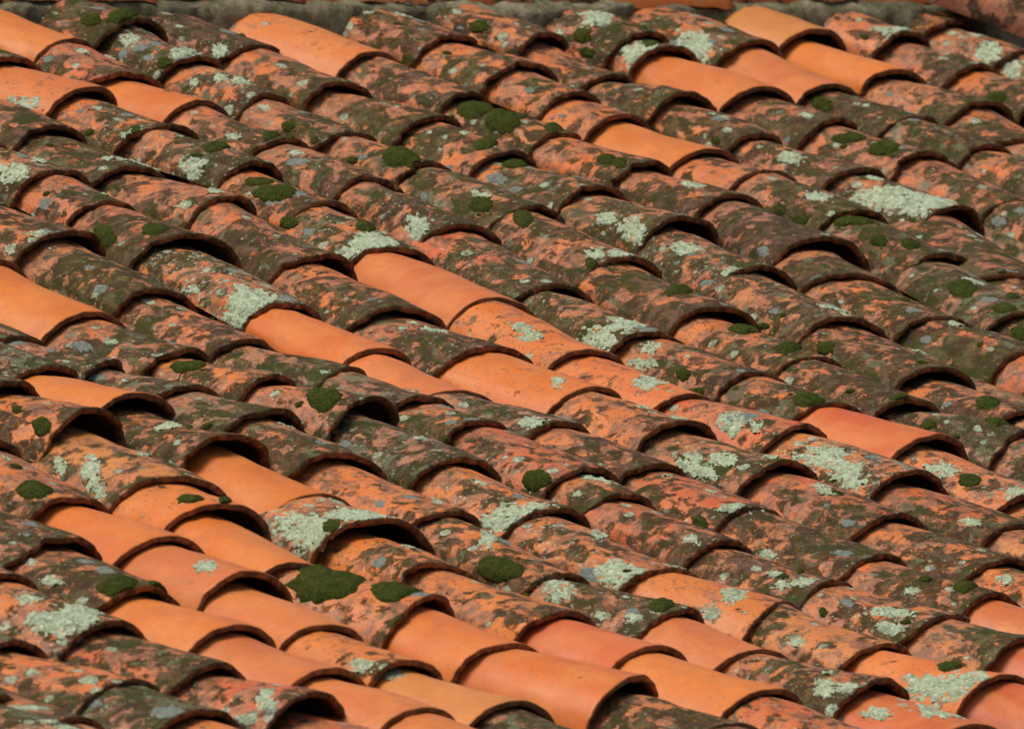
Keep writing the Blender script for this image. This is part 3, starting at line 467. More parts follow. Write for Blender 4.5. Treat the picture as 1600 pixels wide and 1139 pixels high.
    (0.5191, -0.8689, 0.5568, -1.2340, 0.0974, 0.0936, 0.0627, 0.0960, 0.0606, 0.69, 'p', 0.40, (0.5514, -1.1441), 'mottled pink and brown tile, fifth down the fifteenth column from the lower left'),
    (0.4497, -0.5577, 0.5247, -0.9587, 0.1154, 0.0750, 0.0830, 0.0938, 0.0755, 0.85, 'p', 0.50, (0.5191, -0.8689), 'dark dusky-pink tile, sixth down the fifteenth column from the lower left'),
    (0.3548, -0.2252, 0.4553, -0.6476, 0.1019, 0.0981, 0.0656, 0.0790, 0.0774, 0.65, 'r', 0.40, (0.4497, -0.5577), 'mottled red and brown tile, seventh down the fifteenth column from the lower left'),
    (0.3110, 0.0635, 0.3603, -0.3150, 0.1154, 0.0788, 0.0742, 0.0791, 0.0587, 0.69, 'o', 0.60, (0.3548, -0.2252), 'mottled orange and brown tile, eighth down the fifteenth column from the lower left'),
    (0.3110, 0.3269, 0.3110, -0.0265, 0.1288, 0.0913, 0.0829, 0.0855, 0.0556, 0.70, 'p', 0.30, (0.311, 0.0635), 'dark dusky-pink tile with moss and lichen, second one above the bare brick-red tile at right'),
    (0.3137, 0.5026, 0.3096, 0.2370, 0.1333, 0.1046, 0.0959, 0.0832, 0.0652, 0.75, 'o', 0.30, (0.311, 0.3269), 'dark crusted tile with moss and lichen, just above the bare brick-red tile at right'),
    (0.3321, 0.7387, 0.3067, 0.4129, 0.1420, 0.1100, 0.0915, 0.0942, 0.0598, 0.03, 'r', 0.00, (0.3137, 0.5026), 'bare brick-red clay tile at right'),
    (0.2956, 1.0356, 0.3376, 0.6488, 0.1243, 0.1195, 0.0894, 0.0790, 0.0609, 0.39, 'p', 0.60, (0.3321, 0.7387), 'lightly stained pink tile with moss and lichen, just below the bare brick-red tile at right'),
    (0.2827, 1.2749, 0.3004, 0.9457, 0.1195, 0.1062, 0.0880, 0.0870, 0.0445, 0.39, 'p', 0.60, (0.2956, 1.0356), 'lightly stained pink tile with pale lichen, second one below the bare brick-red tile at right'),
    (0.8359, -1.8211, 0.8110, -2.1201, 0.1243, 0.1206, 0.0706, 0.1161, 0.1071, 0.70, 'r', 0.30, None, 'dark red-brown tile, first down the sixteenth column from the lower left'),
    (0.8054, -1.6232, 0.8414, -1.9110, 0.0930, 0.0889, 0.0669, 0.1029, 0.0888, 0.70, 'r', 0.60, (0.8359, -1.8211), 'dark red-brown tile, second down the sixteenth column from the lower left'),
    (0.7886, -1.3949, 0.8108, -1.7130, 0.0885, 0.0750, 0.0636, 0.0969, 0.0801, 0.69, 'o', 0.50, (0.8054, -1.6232), 'mottled orange and brown tile, third down the sixteenth column from the lower left'),
    (0.8077, -1.1994, 0.7799, -1.4845, 0.1378, 0.0750, 0.0887, 0.0803, 0.0802, 0.69, 'o', 0.40, (0.7886, -1.3949), 'mottled orange and brown tile, fourth down the sixteenth column from the lower left'),
    (0.7904, -0.9679, 0.8131, -1.2892, 0.0840, 0.0805, 0.0604, 0.0922, 0.0564, 0.54, 'o', 0.30, (0.8077, -1.1994), 'mottled orange and brown tile, fifth down the sixteenth column from the lower left'),
    (0.7672, -0.6771, 0.7958, -1.0577, 0.1243, 0.0750, 0.0894, 0.0924, 0.0716, 0.80, 'y', 0.30, (0.7904, -0.9679), 'dark ochre-stained tile, sixth down the sixteenth column from the lower left'),
    (0.7034, -0.3658, 0.7727, -0.7669, 0.1154, 0.1083, 0.0917, 0.0904, 0.0728, 0.64, 'p', 0.30, (0.7672, -0.6771), 'mottled pink and brown tile, seventh down the sixteenth column from the lower left'),
    (0.6357, -0.0688, 0.7089, -0.4556, 0.1154, 0.0966, 0.0742, 0.0794, 0.0736, 0.70, 'o', 0.20, (0.7034, -0.3658), 'dark crusted tile, eighth down the sixteenth column from the lower left'),
    (0.5858, 0.2218, 0.6412, -0.1586, 0.0930, 0.0893, 0.0598, 0.0790, 0.0578, 0.64, 'o', 0.20, (0.6357, -0.0688), 'mottled orange and brown tile, ninth down the sixteenth column from the lower left'),
    (0.5351, 0.5094, 0.5913, 0.1320, 0.1064, 0.0750, 0.0685, 0.0790, 0.0623, 0.75, 'r', 0.20, (0.5858, 0.2218), 'dark red-brown tile with moss cushions, to the right of the bare brick-red tile at right'),
    (0.6089, 0.7170, 0.5129, 0.4222, 0.1420, 0.0750, 0.0909, 0.0906, 0.0516, 0.75, 'g', 0.30, (0.5351, 0.5094), 'dark olive-stained tile, eleventh down the sixteenth column from the lower left'),
    (0.6264, 0.9290, 0.6015, 0.6273, 0.1220, 0.1167, 0.0880, 0.0870, 0.0704, 0.75, 'g', 0.30, (0.6089, 0.717), 'dark olive-stained tile running off the right edge, foot of the sixteenth column'),
    (1.1029, -1.7376, 1.0780, -2.0366, 0.1198, 0.1162, 0.0771, 0.0945, 0.0855, 0.80, 'd', 0.40, None, 'dark purple tile with moss and lichen, third one above the tile with two moss mats'),
    (1.0884, -1.4858, 1.1081, -1.8274, 0.1019, 0.0978, 0.0656, 0.0948, 0.0725, 0.69, 'o', 0.30, (1.1029, -1.7376), 'mottled orange and brown tile, second one above the tile with two moss mats'),
    (1.1015, -1.2486, 1.0834, -1.5757, 0.1198, 0.0751, 0.0771, 0.0953, 0.0630, 0.69, 'y', 0.30, (1.0884, -1.4858), 'mottled ochre and brown tile, just above the tile with two moss mats'),
    (1.1035, -1.0517, 1.1007, -1.3386, 0.1243, 0.0967, 0.0894, 0.0790, 0.0789, 0.59, 'o', 0.30, (1.1015, -1.2486), 'tile with two moss mats'),
    (1.1071, -0.8133, 1.1021, -1.1417, 0.1243, 0.1043, 0.0894, 0.0851, 0.0539, 0.69, 'o', 0.40, (1.1035, -1.0517), 'mottled orange and brown tile, fifth down the seventeenth column from the lower left'),
    (1.0746, -0.5557, 1.1126, -0.9031, 0.1154, 0.1079, 0.0917, 0.1057, 0.0585, 0.65, 'y', 0.40, (1.1071, -0.8133), 'tile with two round grey lichens'),
    (1.0036, -0.2928, 1.0802, -0.6455, 0.1154, 0.0961, 0.0917, 0.0859, 0.0694, 0.69, 'r', 0.60, (1.0746, -0.5557), 'mottled red and brown tile, seventh down the seventeenth column from the lower left'),
    (0.9117, 0.0215, 1.0092, -0.3827, 0.1198, 0.0956, 0.0771, 0.0840, 0.0655, 0.70, 'y', 0.40, (1.0036, -0.2928), 'dark ochre-stained tile, eighth down the seventeenth column from the lower left'),
    (0.8625, 0.2987, 0.9172, -0.0683, 0.1064, 0.1022, 0.0685, 0.0790, 0.0638, 0.70, 'r', 0.20, (0.9117, 0.0215), 'dark red-brown tile, ninth down the seventeenth column from the lower left'),
    (0.8185, 0.5681, 0.8680, 0.2088, 0.0930, 0.0893, 0.0598, 0.0790, 0.0403, 0.69, 'p', 0.20, (0.8625, 0.2987), 'mottled pink and brown tile running off the right edge, foot of the seventeenth column'),
    (0.8223, 0.8207, 0.8171, 0.4782, 0.1128, 0.0750, 0.0880, 0.0870, 0.0551, 0.39, 'g', 0.30, (0.8185, 0.5681), 'lightly stained tile running off the right edge, foot of the seventeenth column'),
    (1.3661, -1.6613, 1.3363, -2.0188, 0.1333, 0.1293, 0.0959, 0.1018, 0.0910, 0.12, 'p', 0.10, None, 'dusty pink clay tile left of top centre'),
    (1.3792, -1.4142, 1.3614, -1.7512, 0.0974, 0.0935, 0.0627, 0.0885, 0.0824, 0.70, 'p', 0.40, (1.3661, -1.6613), 'dark dusky-pink tile, just below the dusty pink tile left of top centre'),
    (1.4010, -1.1852, 1.3706, -1.5038, 0.1019, 0.0755, 0.0656, 0.0836, 0.0686, 0.59, 'o', 0.20, (1.3792, -1.4142), 'mottled orange and brown tile, third down the eighteenth column from the lower left'),
    (1.4110, -0.9644, 1.3970, -1.2751, 0.1019, 0.0815, 0.0656, 0.0834, 0.0614, 0.59, 'o', 0.20, (1.401, -1.1852), 'mottled orange and brown tile with moss cushions, second one above the dark purple raised tile'),
    (1.4121, -0.7294, 1.4106, -1.0544, 0.1109, 0.0784, 0.0714, 0.0959, 0.0587, 0.65, 'p', 0.20, (1.411, -0.9644), 'mottled pink and brown tile with pale lichen, just above the dark purple raised tile'),
    (1.3500, -0.4267, 1.4176, -0.8192, 0.1333, 0.0856, 0.0858, 0.1009, 0.0732, 0.90, 'd', 0.20, (1.4121, -0.7294), 'dark purple raised clay tile'),
    (1.2612, -0.2610, 1.3561, -0.5165, 0.1420, 0.1077, 0.0909, 0.0790, 0.0684, 0.75, 'y', 0.20, (1.35, -0.4267), 'dark ochre-stained tile, just below the dark purple raised tile'),
    (1.2209, -0.0097, 1.2667, -0.3508, 0.1109, 0.1064, 0.0714, 0.0790, 0.0614, 0.70, 'o', 0.30, (1.2612, -0.261), 'dark crusted tile with moss and lichen, second one below the dark purple raised tile'),
    (1.2281, 0.2141, 1.2181, -0.0997, 0.1198, 0.0870, 0.0771, 0.0795, 0.0589, 0.65, 'r', 0.20, (1.2209, -0.0097), 'mottled red and brown tile running off the right edge, foot of the eighteenth column'),
    (1.2247, 0.4892, 1.2292, 0.1241, 0.1147, 0.1023, 0.0880, 0.0870, 0.0562, 0.65, 'r', 0.20, (1.2281, 0.2141), 'red-brown tile running off the right edge, foot of the eighteenth column'),
    (1.7062, -1.7675, 1.6813, -2.0665, 0.1154, 0.1119, 0.0742, 0.1056, 0.0966, 0.65, 'o', 0.30, None, 'mottled orange and brown tile, first down the nineteenth column from the lower left'),
    (1.7066, -1.5682, 1.7061, -1.8575, 0.1198, 0.0923, 0.0771, 0.1021, 0.0803, 0.59, 'o', 0.30, (1.7062, -1.7675), 'mottled orange and brown tile, second down the nineteenth column from the lower left'),
    (1.6934, -1.4068, 1.7120, -1.6580, 0.0974, 0.0929, 0.0627, 0.0915, 0.0802, 0.59, 'o', 0.30, (1.7066, -1.5682), 'mottled orange and brown tile, third down the nineteenth column from the lower left'),
    (1.7059, -1.2937, 1.6835, -1.4962, 0.1243, 0.0750, 0.0800, 0.0849, 0.0689, 0.39, 'o', 0.10, (1.6934, -1.4068), 'lightly stained orange tile with pale lichen, just above the bright bare tile at upper centre'),
    (1.7065, -1.0578, 1.7057, -1.3837, 0.1378, 0.0992, 0.0887, 0.0793, 0.0554, 0.02, 'o', 0.00, (1.7059, -1.2937), 'bright bare clay tile at upper centre'),
    (1.6906, -0.8851, 1.7119, -1.1476, 0.1109, 0.1058, 0.0798, 0.0970, 0.0507, 0.39, 'p', 0.20, (1.7065, -1.0578), 'lightly stained pink tile, just below the bright bare tile at upper centre'),
    (1.6723, -0.6326, 1.6960, -0.9749, 0.1109, 0.0912, 0.0714, 0.0901, 0.0768, 0.69, 'o', 0.20, (1.6906, -0.8851), 'mottled orange and brown tile, seventh down the nineteenth column from the lower left'),
    (1.6771, -0.4000, 1.6704, -0.7225, 0.1378, 0.0804, 0.0991, 0.0790, 0.0733, 0.80, 'r', 0.20, (1.6723, -0.6326), 'dark red-brown tile with moss cushions, third one below the bright bare tile at upper centre'),
    (1.5067, -0.0182, 1.6830, -0.4898, 0.1019, 0.0982, 0.0656, 0.0790, 0.0512, 0.85, 'g', 0.30, (1.6771, -0.4), 'dark olive-stained tile running off the right edge, foot of the nineteenth column'),
    (1.5116, 0.2349, 1.5050, -0.1082, 0.1244, 0.0750, 0.0880, 0.0870, 0.0577, 0.70, 'y', 0.30, (1.5067, -0.0182), 'dark ochre-stained tile running off the right edge, foot of the nineteenth column'),
    (1.9577, -1.7416, 1.9328, -2.0406, 0.0840, 0.0815, 0.0541, 0.1163, 0.1073, 0.59, 'p', 0.40, None, 'mottled pink and brown tile, first down the twentieth column from the lower left'),
    (1.9675, -1.5601, 1.9529, -1.8315, 0.1333, 0.0750, 0.0858, 0.0790, 0.0872, 0.59, 'p', 0.30, (1.9577, -1.7416), 'mottled pink and brown tile, second down the twentieth column from the lower left'),
    (1.9722, -1.3617, 1.9654, -1.6501, 0.1109, 0.1060, 0.0714, 0.1019, 0.0486, 0.69, 'o', 0.40, (1.9675, -1.5601), 'mottled orange and brown tile, third one above the tile with long grey-green lichen crust'),
    (1.9706, -1.1576, 1.9730, -1.4517, 0.0974, 0.0932, 0.0627, 0.0845, 0.0839, 0.64, 'o', 0.30, (1.9722, -1.3617), 'mottled orange and brown tile, fourth down the twentieth column from the lower left'),
    (1.9767, -0.8973, 1.9685, -1.2475, 0.1198, 0.0750, 0.0771, 0.0929, 0.0599, 0.69, 'p', 0.40, (1.9706, -1.1576), 'mottled pink and brown tile, fifth down the twentieth column from the lower left'),
    (1.9973, -0.6601, 1.9689, -0.9869, 0.1420, 0.0915, 0.1000, 0.0817, 0.0754, 0.69, 'o', 0.60, (1.9767, -0.8973), 'tile with long grey-green lichen crust'),
    (1.7437, -0.2480, 2.0036, -0.7498, 0.1378, 0.1256, 0.0887, 0.0790, 0.0643, 0.80, 'r', 0.30, (1.9973, -0.6601), 'dark red-brown tile with moss and lichen, just below the tile with long grey-green lichen crust'),
    (1.7349, 0.0300, 1.7465, -0.3379, 0.1174, 0.1128, 0.0880, 0.0870, 0.0591, 0.69, 'r', 0.30, (1.7437, -0.248), 'mottled red and brown tile running off the right edge, foot of the twentieth column'),
    (2.3106, -1.7845, 2.2857, -2.0835, 0.1288, 0.1249, 0.0926, 0.1065, 0.0975, 0.70, 'r', 0.50, None, 'dark red-brown tile, first down the twenty-first column from the lower left'),
    (2.2954, -1.7008, 2.3160, -1.8743, 0.0974, 0.0914, 0.0775, 0.0993, 0.0754, 0.59, 'r', 0.70, (2.3106, -1.7845), 'mottled red and brown tile, second down the twenty-first column from the lower left'),
    (2.2954, -1.4415, 2.2954, -1.7908, 0.1333, 0.0750, 0.0959, 0.0917, 0.0787, 0.03, 'o', 0.00, (2.2954, -1.7008), 'leftmost of three bare clay tiles upper right'),
    (2.3056, -1.2500, 2.2907, -1.5314, 0.1154, 0.1103, 0.0830, 0.0790, 0.0640, 0.80, 'r', 0.20, (2.2954, -1.4415), 'dark red-brown tile with pale lichen, just below the leftmost of three bare tiles upper right'),
    (2.3027, -0.9941, 2.3066, -1.3400, 0.1109, 0.0973, 0.0798, 0.0932, 0.0536, 0.69, 'p', 0.40, (2.3056, -1.25), 'mottled pink and brown tile, fifth down the twenty-first column from the lower left'),
    (2.2852, -0.7385, 2.3081, -1.0839, 0.1064, 0.0929, 0.0765, 0.0790, 0.0768, 0.59, 'o', 0.20, (2.3027, -0.9941), 'mottled orange and brown tile, to the right of the tile with long grey-green lichen crust'),
    (2.2897, -0.4939, 2.2836, -0.8285, 0.1287, 0.0783, 0.0880, 0.0870, 0.0566, 0.69, 'p', 0.30, (2.2852, -0.7385), 'mottled pink and brown tile running off the right edge, foot of the twenty-first column'),
    (2.5627, -1.7070, 2.5378, -2.0059, 0.1333, 0.1293, 0.0858, 0.1083, 0.0993, 0.59, 'o', 0.40, None, 'tile with big round lichen near ridge, moss on it'),
    (2.5502, -1.4732, 2.5675, -1.7969, 0.1154, 0.1106, 0.0830, 0.0884, 0.0894, 0.03, 'p', 0.00, (2.5627, -1.707), 'middle of three bare clay tiles upper right'),
    (2.5667, -1.2652, 2.5431, -1.5629, 0.1333, 0.0869, 0.0959, 0.0923, 0.0654, 0.80, 'o', 0.20, (2.5502, -1.4732), 'dark crusted tile, third down the twenty-second column from the lower left'),
    (2.5898, -1.0807, 2.5555, -1.3545, 0.1109, 0.1059, 0.0714, 0.0800, 0.0735, 0.69, 'o', 0.20, (2.5667, -1.2652), 'mottled orange and brown tile, fourth down the twenty-second column from the lower left'),
    (2.5842, -0.8254, 2.5918, -1.1707, 0.1125, 0.0907, 0.0880, 0.0870, 0.0599, 0.70, 'o', 0.30, (2.5898, -1.0807), 'dark crusted tile, third one below the middle of three bare tiles upper right'),
    (2.8668, -1.8090, 2.8419, -2.1080, 0.1378, 0.1336, 0.0887, 0.1051, 0.0961, 0.02, 'y', 0.00, None, 'pale sandy clay tile under the ridge'),
    (2.8096, -1.5251, 2.8723, -1.8988, 0.0930, 0.0893, 0.0598, 0.1008, 0.0643, 0.04, 'o', 0.00, (2.8668, -1.809), 'rightmost of three bare clay tiles upper right'),
    (2.8291, -1.3039, 2.8017, -1.6148, 0.1420, 0.0750, 0.0915, 0.1014, 0.0759, 0.70, 'y', 0.20, (2.8096, -1.5251), 'dark ochre-stained tile with pale lichen, just below the rightmost of three bare tiles upper right'),
    (2.7785, -1.1340, 2.8348, -1.3937, 0.1378, 0.1223, 0.0887, 0.0790, 0.0861, 0.69, 'o', 0.30, (2.8291, -1.3039), 'mottled orange and brown tile running off the right edge, foot of the twenty-third column'),
    (2.7709, -0.8768, 2.7812, -1.2240, 0.1141, 0.1094, 0.0880, 0.0870, 0.0561, 0.69, 'g', 0.30, (2.7785, -1.134), 'mottled grey-brown tile running off the right edge, foot of the twenty-third column'),
    (3.1546, -1.8040, 3.1297, -2.1029, 0.1064, 0.1032, 0.0685, 0.0973, 0.0883, 0.39, 'p', 0.20, None, 'lightly stained pink tile, first down the twenty-fourth column from the lower left'),
    (3.1799, -1.6250, 3.1421, -1.8931, 0.1420, 0.0750, 0.0973, 0.0840, 0.0604, 0.70, 'r', 0.40, (3.1546, -1.804), 'dark red-brown tile, second down the twenty-fourth column from the lower left'),
    (3.1715, -1.3923, 3.1832, -1.7149, 0.1241, 0.1189, 0.0880, 0.0870, 0.0636, 0.70, 'o', 0.30, (3.1799, -1.625), 'dark crusted tile running off the right edge, foot of the twenty-fourth column'),
    (3.4193, -1.9044, 3.3944, -2.2033, 0.1333, 0.1293, 0.0858, 0.0924, 0.0834, 0.59, 'o', 0.10, None, 'mottled orange and brown tile, first down the twenty-fifth column from the lower left'),
    (3.4407, -1.7261, 3.4086, -1.9937, 0.1420, 0.1071, 0.0973, 0.0850, 0.0711, 0.59, 'p', 0.60, (3.4193, -1.9044), 'mottled pink and brown tile running off the right edge, foot of the twenty-fifth column'),
    (3.4477, -1.4902, 3.4380, -1.8161, 0.1184, 0.1135, 0.0880, 0.0870, 0.0615, 0.59, 'p', 0.60, (3.4407, -1.7261), 'pink-brown tile running off the right edge, foot of the twenty-fifth column'),
    (3.7476, -1.5833, 3.4398, -2.0187, 0.1050, 0.0892, 0.0850, 0.1430, 0.1910, 0.54, 'd', 0.20, None, 'loose reddish-brown tile lying raised across the top right corner of the roof'),
]
# growths: kind (Moss, pale Lichen, Grey lichen), tile, place along and across it, radii, turn
PATCHES = [
    ('M', 139, 0.2420, -0.0785, 0.0212, 0.0269, 2.136),
    ('M', 139, 0.2759, -0.0217, 0.0242, 0.0501, 1.824),
    ('M', 182, 0.1769, -0.0774, 0.0229, 0.0237, 2.518),
    ('M', 140, 0.2728, -0.0741, 0.0160, 0.0218, 2.536),
    ('M', 190, 0.2150, -0.1128, 0.0196, 0.0245, 2.287),
    ('M', 190, 0.2462, -0.1538, 0.0150, 0.0215, -2.738),
    ('M', 191, 0.1368, -0.0186, 0.0175, 0.0444, 2.332),
    ('M', 199, 0.1065, -0.0806, 0.0232, 0.0242, 2.525),
    ('M', 199, 0.1275, -0.0927, 0.0148, 0.0191, 2.187),
    ('M', 209, 0.2358, -0.0983, 0.0208, 0.0268, 2.563),
    ('M', 164, 0.1224, -0.0235, 0.0364, 0.0673, 1.908),
    ('M', 164, 0.2061, -0.0430, 0.0347, 0.0670, 2.091),
    ('M', 154, 0.2308, -0.0083, 0.0195, 0.0477, 1.980),
    ('M', 143, 0.2555, -0.0254, 0.0343, 0.0579, 2.332),
    ('M', 143, 0.3086, -0.0394, 0.0152, 0.0232, 2.045),
    ('M', 143, 0.1781, -0.0892, 0.0110, 0.0141, 2.761),
    ('M', 129, 0.2663, 0.0021, 0.0135, 0.0447, 1.968),
    ('M', 142, 0.1947, -0.1017, 0.0150, 0.0167, 2.068),
    ('M', 142, 0.2694, -0.1003, 0.0089, 0.0140, 2.228),
    ('M', 165, 0.2421, -0.0455, 0.0194, 0.0323, 2.204),
    ('M', 165, 0.2790, -0.0439, 0.0167, 0.0247, 2.248),
    ('M', 164, 0.1982, 0.0187, 0.0174, 0.0524, 2.068),
    ('M', 164, 0.2873, 0.0208, 0.0183, 0.0496, 2.105),
    ('M', 185, 0.2497, -0.1013, 0.0119, 0.0128, 2.360),
    ('M', 194, 0.1614, -0.0397, 0.0267, 0.0331, -2.394),
    ('M', 194, 0.2575, -0.0415, 0.0338, 0.0386, 2.345),
    ('M', 155, 0.1093, 0.0050, 0.0236, 0.0513, 2.033),
    ('M', 116, 0.2306, 0.0053, 0.0236, 0.0484, 2.109),
    ('M', 115, 0.2833, -0.0638, 0.0129, 0.0253, 2.296),
    ('M', 91, 0.2140, -0.1276, 0.0279, 0.0475, 2.671),
    ('M', 91, 0.2834, -0.0371, 0.0254, 0.0509, 2.484),
    ('M', 117, 0.2377, -0.0566, 0.0375, 0.0496, -2.802),
    ('M', 117, 0.1632, -0.0399, 0.0224, 0.0301, 0.822),
    ('M', 118, 0.0917, -0.1098, 0.0235, 0.0294, 3.037),
    ('M', 118, 0.2122, 0.0240, 0.0213, 0.0584, 2.303),
    ('M', 144, 0.3055, -0.0781, 0.0257, 0.0367, 2.581),
    ('M', 145, 0.1258, -0.0461, 0.0192, 0.0503, 2.468),
    ('M', 145, 0.3908, -0.0820, 0.0128, 0.0200, 2.675),
    ('M', 146, 0.2643, 0.0004, 0.0253, 0.0540, 2.120),
    ('M', 147, 0.1692, 0.0079, 0.0283, 0.0562, 2.237),
    ('M', 158, 0.3057, -0.1577, 0.0098, 0.0181, -2.727),
    ('M', 178, 0.2234, -0.1222, 0.0146, 0.0196, 2.273),
    ('M', 178, 0.2827, -0.1222, 0.0187, 0.0228, -2.901),
    ('M', 188, 0.0854, -0.0581, 0.0169, 0.0519, 2.740),
    ('M', 179, 0.1148, -0.0585, 0.0255, 0.0461, 0.922),
    ('M', 179, 0.2115, -0.0891, 0.0187, 0.0224, 2.323),
    ('M', 179, 0.2599, -0.0450, 0.0184, 0.0285, 2.099),
    ('M', 180, 0.2973, -0.0525, 0.0291, 0.0536, 2.669),
    ('M', 180, 0.3693, 0.0236, 0.0129, 0.0461, 2.505),
    ('M', 180, 0.4629, -0.0482, 0.0229, 0.0333, 2.775),
    ('M', 188, 0.5534, -0.0502, 0.0090, 0.0186, 2.644),
    ('M', 181, 0.1066, -0.1008, 0.0209, 0.0338, 2.143),
    ('M', 147, 0.3166, -0.0083, 0.0215, 0.0479, 2.143),
    ('M', 159, 0.1448, -0.1110, 0.0210, 0.0270, 2.441),
    ('M', 66, 0.1428, -0.0489, 0.0280, 0.0331, -2.984),
    ('M', 67, 0.2127, -0.0545, 0.0302, 0.0560, 2.044),
    ('M', 31, 0.1553, -0.0853, 0.0097, 0.0186, 2.124),
    ('M', 31, 0.2296, -0.1211, 0.0192, 0.0301, 2.170),
    ('M', 22, 0.2758, -0.0507, 0.0321, 0.0346, 2.348),
    ('M', 33, 0.1754, -0.0386, 0.0218, 0.0252, 1.909),
    ('M', 33, 0.1883, 0.0302, 0.0105, 0.0463, 2.278),
    ('M', 42, 0.2036, 0.0284, 0.0068, 0.0332, 2.403),
    ('M', 44, 0.2734, -0.0932, 0.0178, 0.0350, 2.577),
    ('M', 81, 0.3084, -0.1101, 0.0295, 0.0345, 2.457),
    ('M', 134, 0.2482, -0.1156, 0.0155, 0.0230, 2.294),
    ('M', 134, 0.3064, -0.1441, 0.0118, 0.0153, -2.815),
    ('M', 135, 0.2339, -0.0325, 0.0286, 0.0386, 1.915),
    ('M', 148, 0.3688, -0.0236, 0.0144, 0.0231, 1.878),
    ('M', 160, 0.2814, -0.0433, 0.0220, 0.0426, 2.425),
    ('M', 149, 0.1509, -0.0821, 0.0151, 0.0198, 1.810),
    ('M', 149, 0.2489, 0.0267, 0.0221, 0.0486, 1.784),
    ('M', 137, 0.2674, -0.0686, 0.0217, 0.0304, 2.469),
    ('M', 97, 0.2958, -0.1340, 0.0159, 0.0200, 2.277),
    ('M', 16, 0.2931, -0.0413, 0.0300, 0.0386, 1.651),
    ('M', 16, 0.2930, 0.0505, 0.0189, 0.0497, 2.217),
    ('M', 35, 0.1496, -0.0428, 0.0600, 0.0907, 1.528),
    ('M', 35, 0.1015, 0.0329, 0.0323, 0.0748, 1.898),
    ('M', 35, 0.2693, -0.0115, 0.0373, 0.0627, 1.701),
    ('M', 57, 0.3134, -0.0757, 0.0407, 0.0489, -2.863),
    ('M', 58, 0.2876, 0.0101, 0.0180, 0.0525, 1.876),
    ('M', 99, 0.2184, -0.0449, 0.0113, 0.0142, 2.016),
    ('M', 99, 0.2858, -0.0180, 0.0193, 0.0422, 1.993),
    ('M', 85, 0.1400, -0.1224, 0.0084, 0.0145, 2.140),
    ('M', 73, 0.2284, -0.0040, 0.0191, 0.0509, 1.799),
    ('M', 84, 0.2283, 0.0326, 0.0076, 0.0469, 1.927),
    ('L', 140, 0.1383, -0.0509, 0.0208, 0.0267, 2.719),
    ('L', 89, 0.2307, -0.0863, 0.0321, 0.0402, 2.578),
    ('L', 116, 0.2609, -0.1029, 0.0269, 0.0390, 2.253),
    ('L', 151, 0.2741, -0.0919, 0.0136, 0.0292, 2.203),
    ('L', 115, 0.2890, -0.0751, 0.0141, 0.0287, 1.670),
    ('L', 140, 0.2460, -0.0001, 0.0218, 0.0473, 2.165),
    ('L', 114, 0.2235, -0.1320, 0.0206, 0.0352, -2.787),
    ('L', 141, 0.1604, -0.0795, 0.0112, 0.0144, 2.662),
    ('L', 141, 0.2295, -0.0077, 0.0151, 0.0444, 2.196),
    ('L', 141, 0.1963, -0.0326, 0.0156, 0.0309, 2.347),
    ('L', 197, 0.2223, -0.1170, 0.0399, 0.0531, 2.144),
    ('L', 191, 0.1467, -0.0717, 0.0284, 0.0451, 2.121),
    ('L', 190, 0.1948, -0.0354, 0.0298, 0.0443, 1.912),
    ('L', 207, 0.2804, -0.0169, 0.0188, 0.0482, 1.869),
    ('L', 211, 0.2319, -0.0718, 0.0251, 0.0415, 2.145),
    ('L', 212, 0.1202, -0.0759, 0.0206, 0.0356, 2.276),
    ('L', 186, 0.2086, -0.0538, 0.0236, 0.0307, 2.133),
    ('L', 156, 0.2198, -0.0989, 0.0176, 0.0287, 2.649),
    ('L', 156, 0.3047, -0.1101, 0.0244, 0.0453, 2.471),
    ('L', 145, 0.3616, -0.0493, 0.0171, 0.0296, 2.529),
    ('L', 145, 0.3766, 0.0035, 0.0191, 0.0470, 2.221),
    ('L', 157, 0.1899, -0.0623, 0.0253, 0.0328, -2.953),
    ('L', 157, 0.3491, -0.0760, 0.0160, 0.0245, 1.393),
    ('L', 131, 0.3633, -0.0961, 0.0247, 0.0498, 2.560),
    ('L', 118, 0.3241, -0.0750, 0.0310, 0.0402, 1.774),
    ('L', 118, 0.3022, -0.0242, 0.0347, 0.0570, 2.312),
    ('L', 92, 0.3928, -0.0642, 0.0390, 0.0623, 2.587),
    ('L', 92, 0.4209, -0.1205, 0.0330, 0.0364, 0.972),
    ('L', 92, 0.4308, -0.0442, 0.0227, 0.0394, 1.689),
    ('L', 187, 0.2003, -0.0719, 0.0460, 0.0606, 0.937),
    ('L', 187, 0.2804, -0.0407, 0.0451, 0.0637, 1.657),
    ('L', 75, 0.3935, -0.1377, 0.0132, 0.0157, 2.443),
    ('L', 75, 0.4038, -0.0608, 0.0173, 0.0190, 1.477),
    ('L', 120, 0.2257, -0.0491, 0.0177, 0.0224, 2.546),
    ('L', 120, 0.2672, -0.0617, 0.0223, 0.0265, 2.894),
    ('L', 133, 0.3296, -0.1139, 0.0308, 0.0399, -3.061),
    ('L', 133, 0.3278, -0.0343, 0.0302, 0.0395, 2.078),
    ('L', 134, 0.1211, -0.0620, 0.0189, 0.0303, 2.187),
    ('L', 121, 0.2631, -0.0216, 0.0245, 0.0378, 2.042),
    ('L', 122, 0.2299, -0.0817, 0.0253, 0.0390, 2.140),
    ('L', 122, 0.2731, -0.0686, 0.0124, 0.0239, 2.165),
    ('L', 109, 0.1995, -0.1059, 0.0253, 0.0329, 2.410),
    ('L', 109, 0.2463, -0.0643, 0.0237, 0.0367, 2.331),
    ('L', 109, 0.2620, -0.1298, 0.0163, 0.0243, 2.210),
    ('L', 123, 0.2065, -0.0679, 0.0418, 0.0438, 2.776),
    ('L', 123, 0.2869, -0.1019, 0.0335, 0.0394, 2.771),
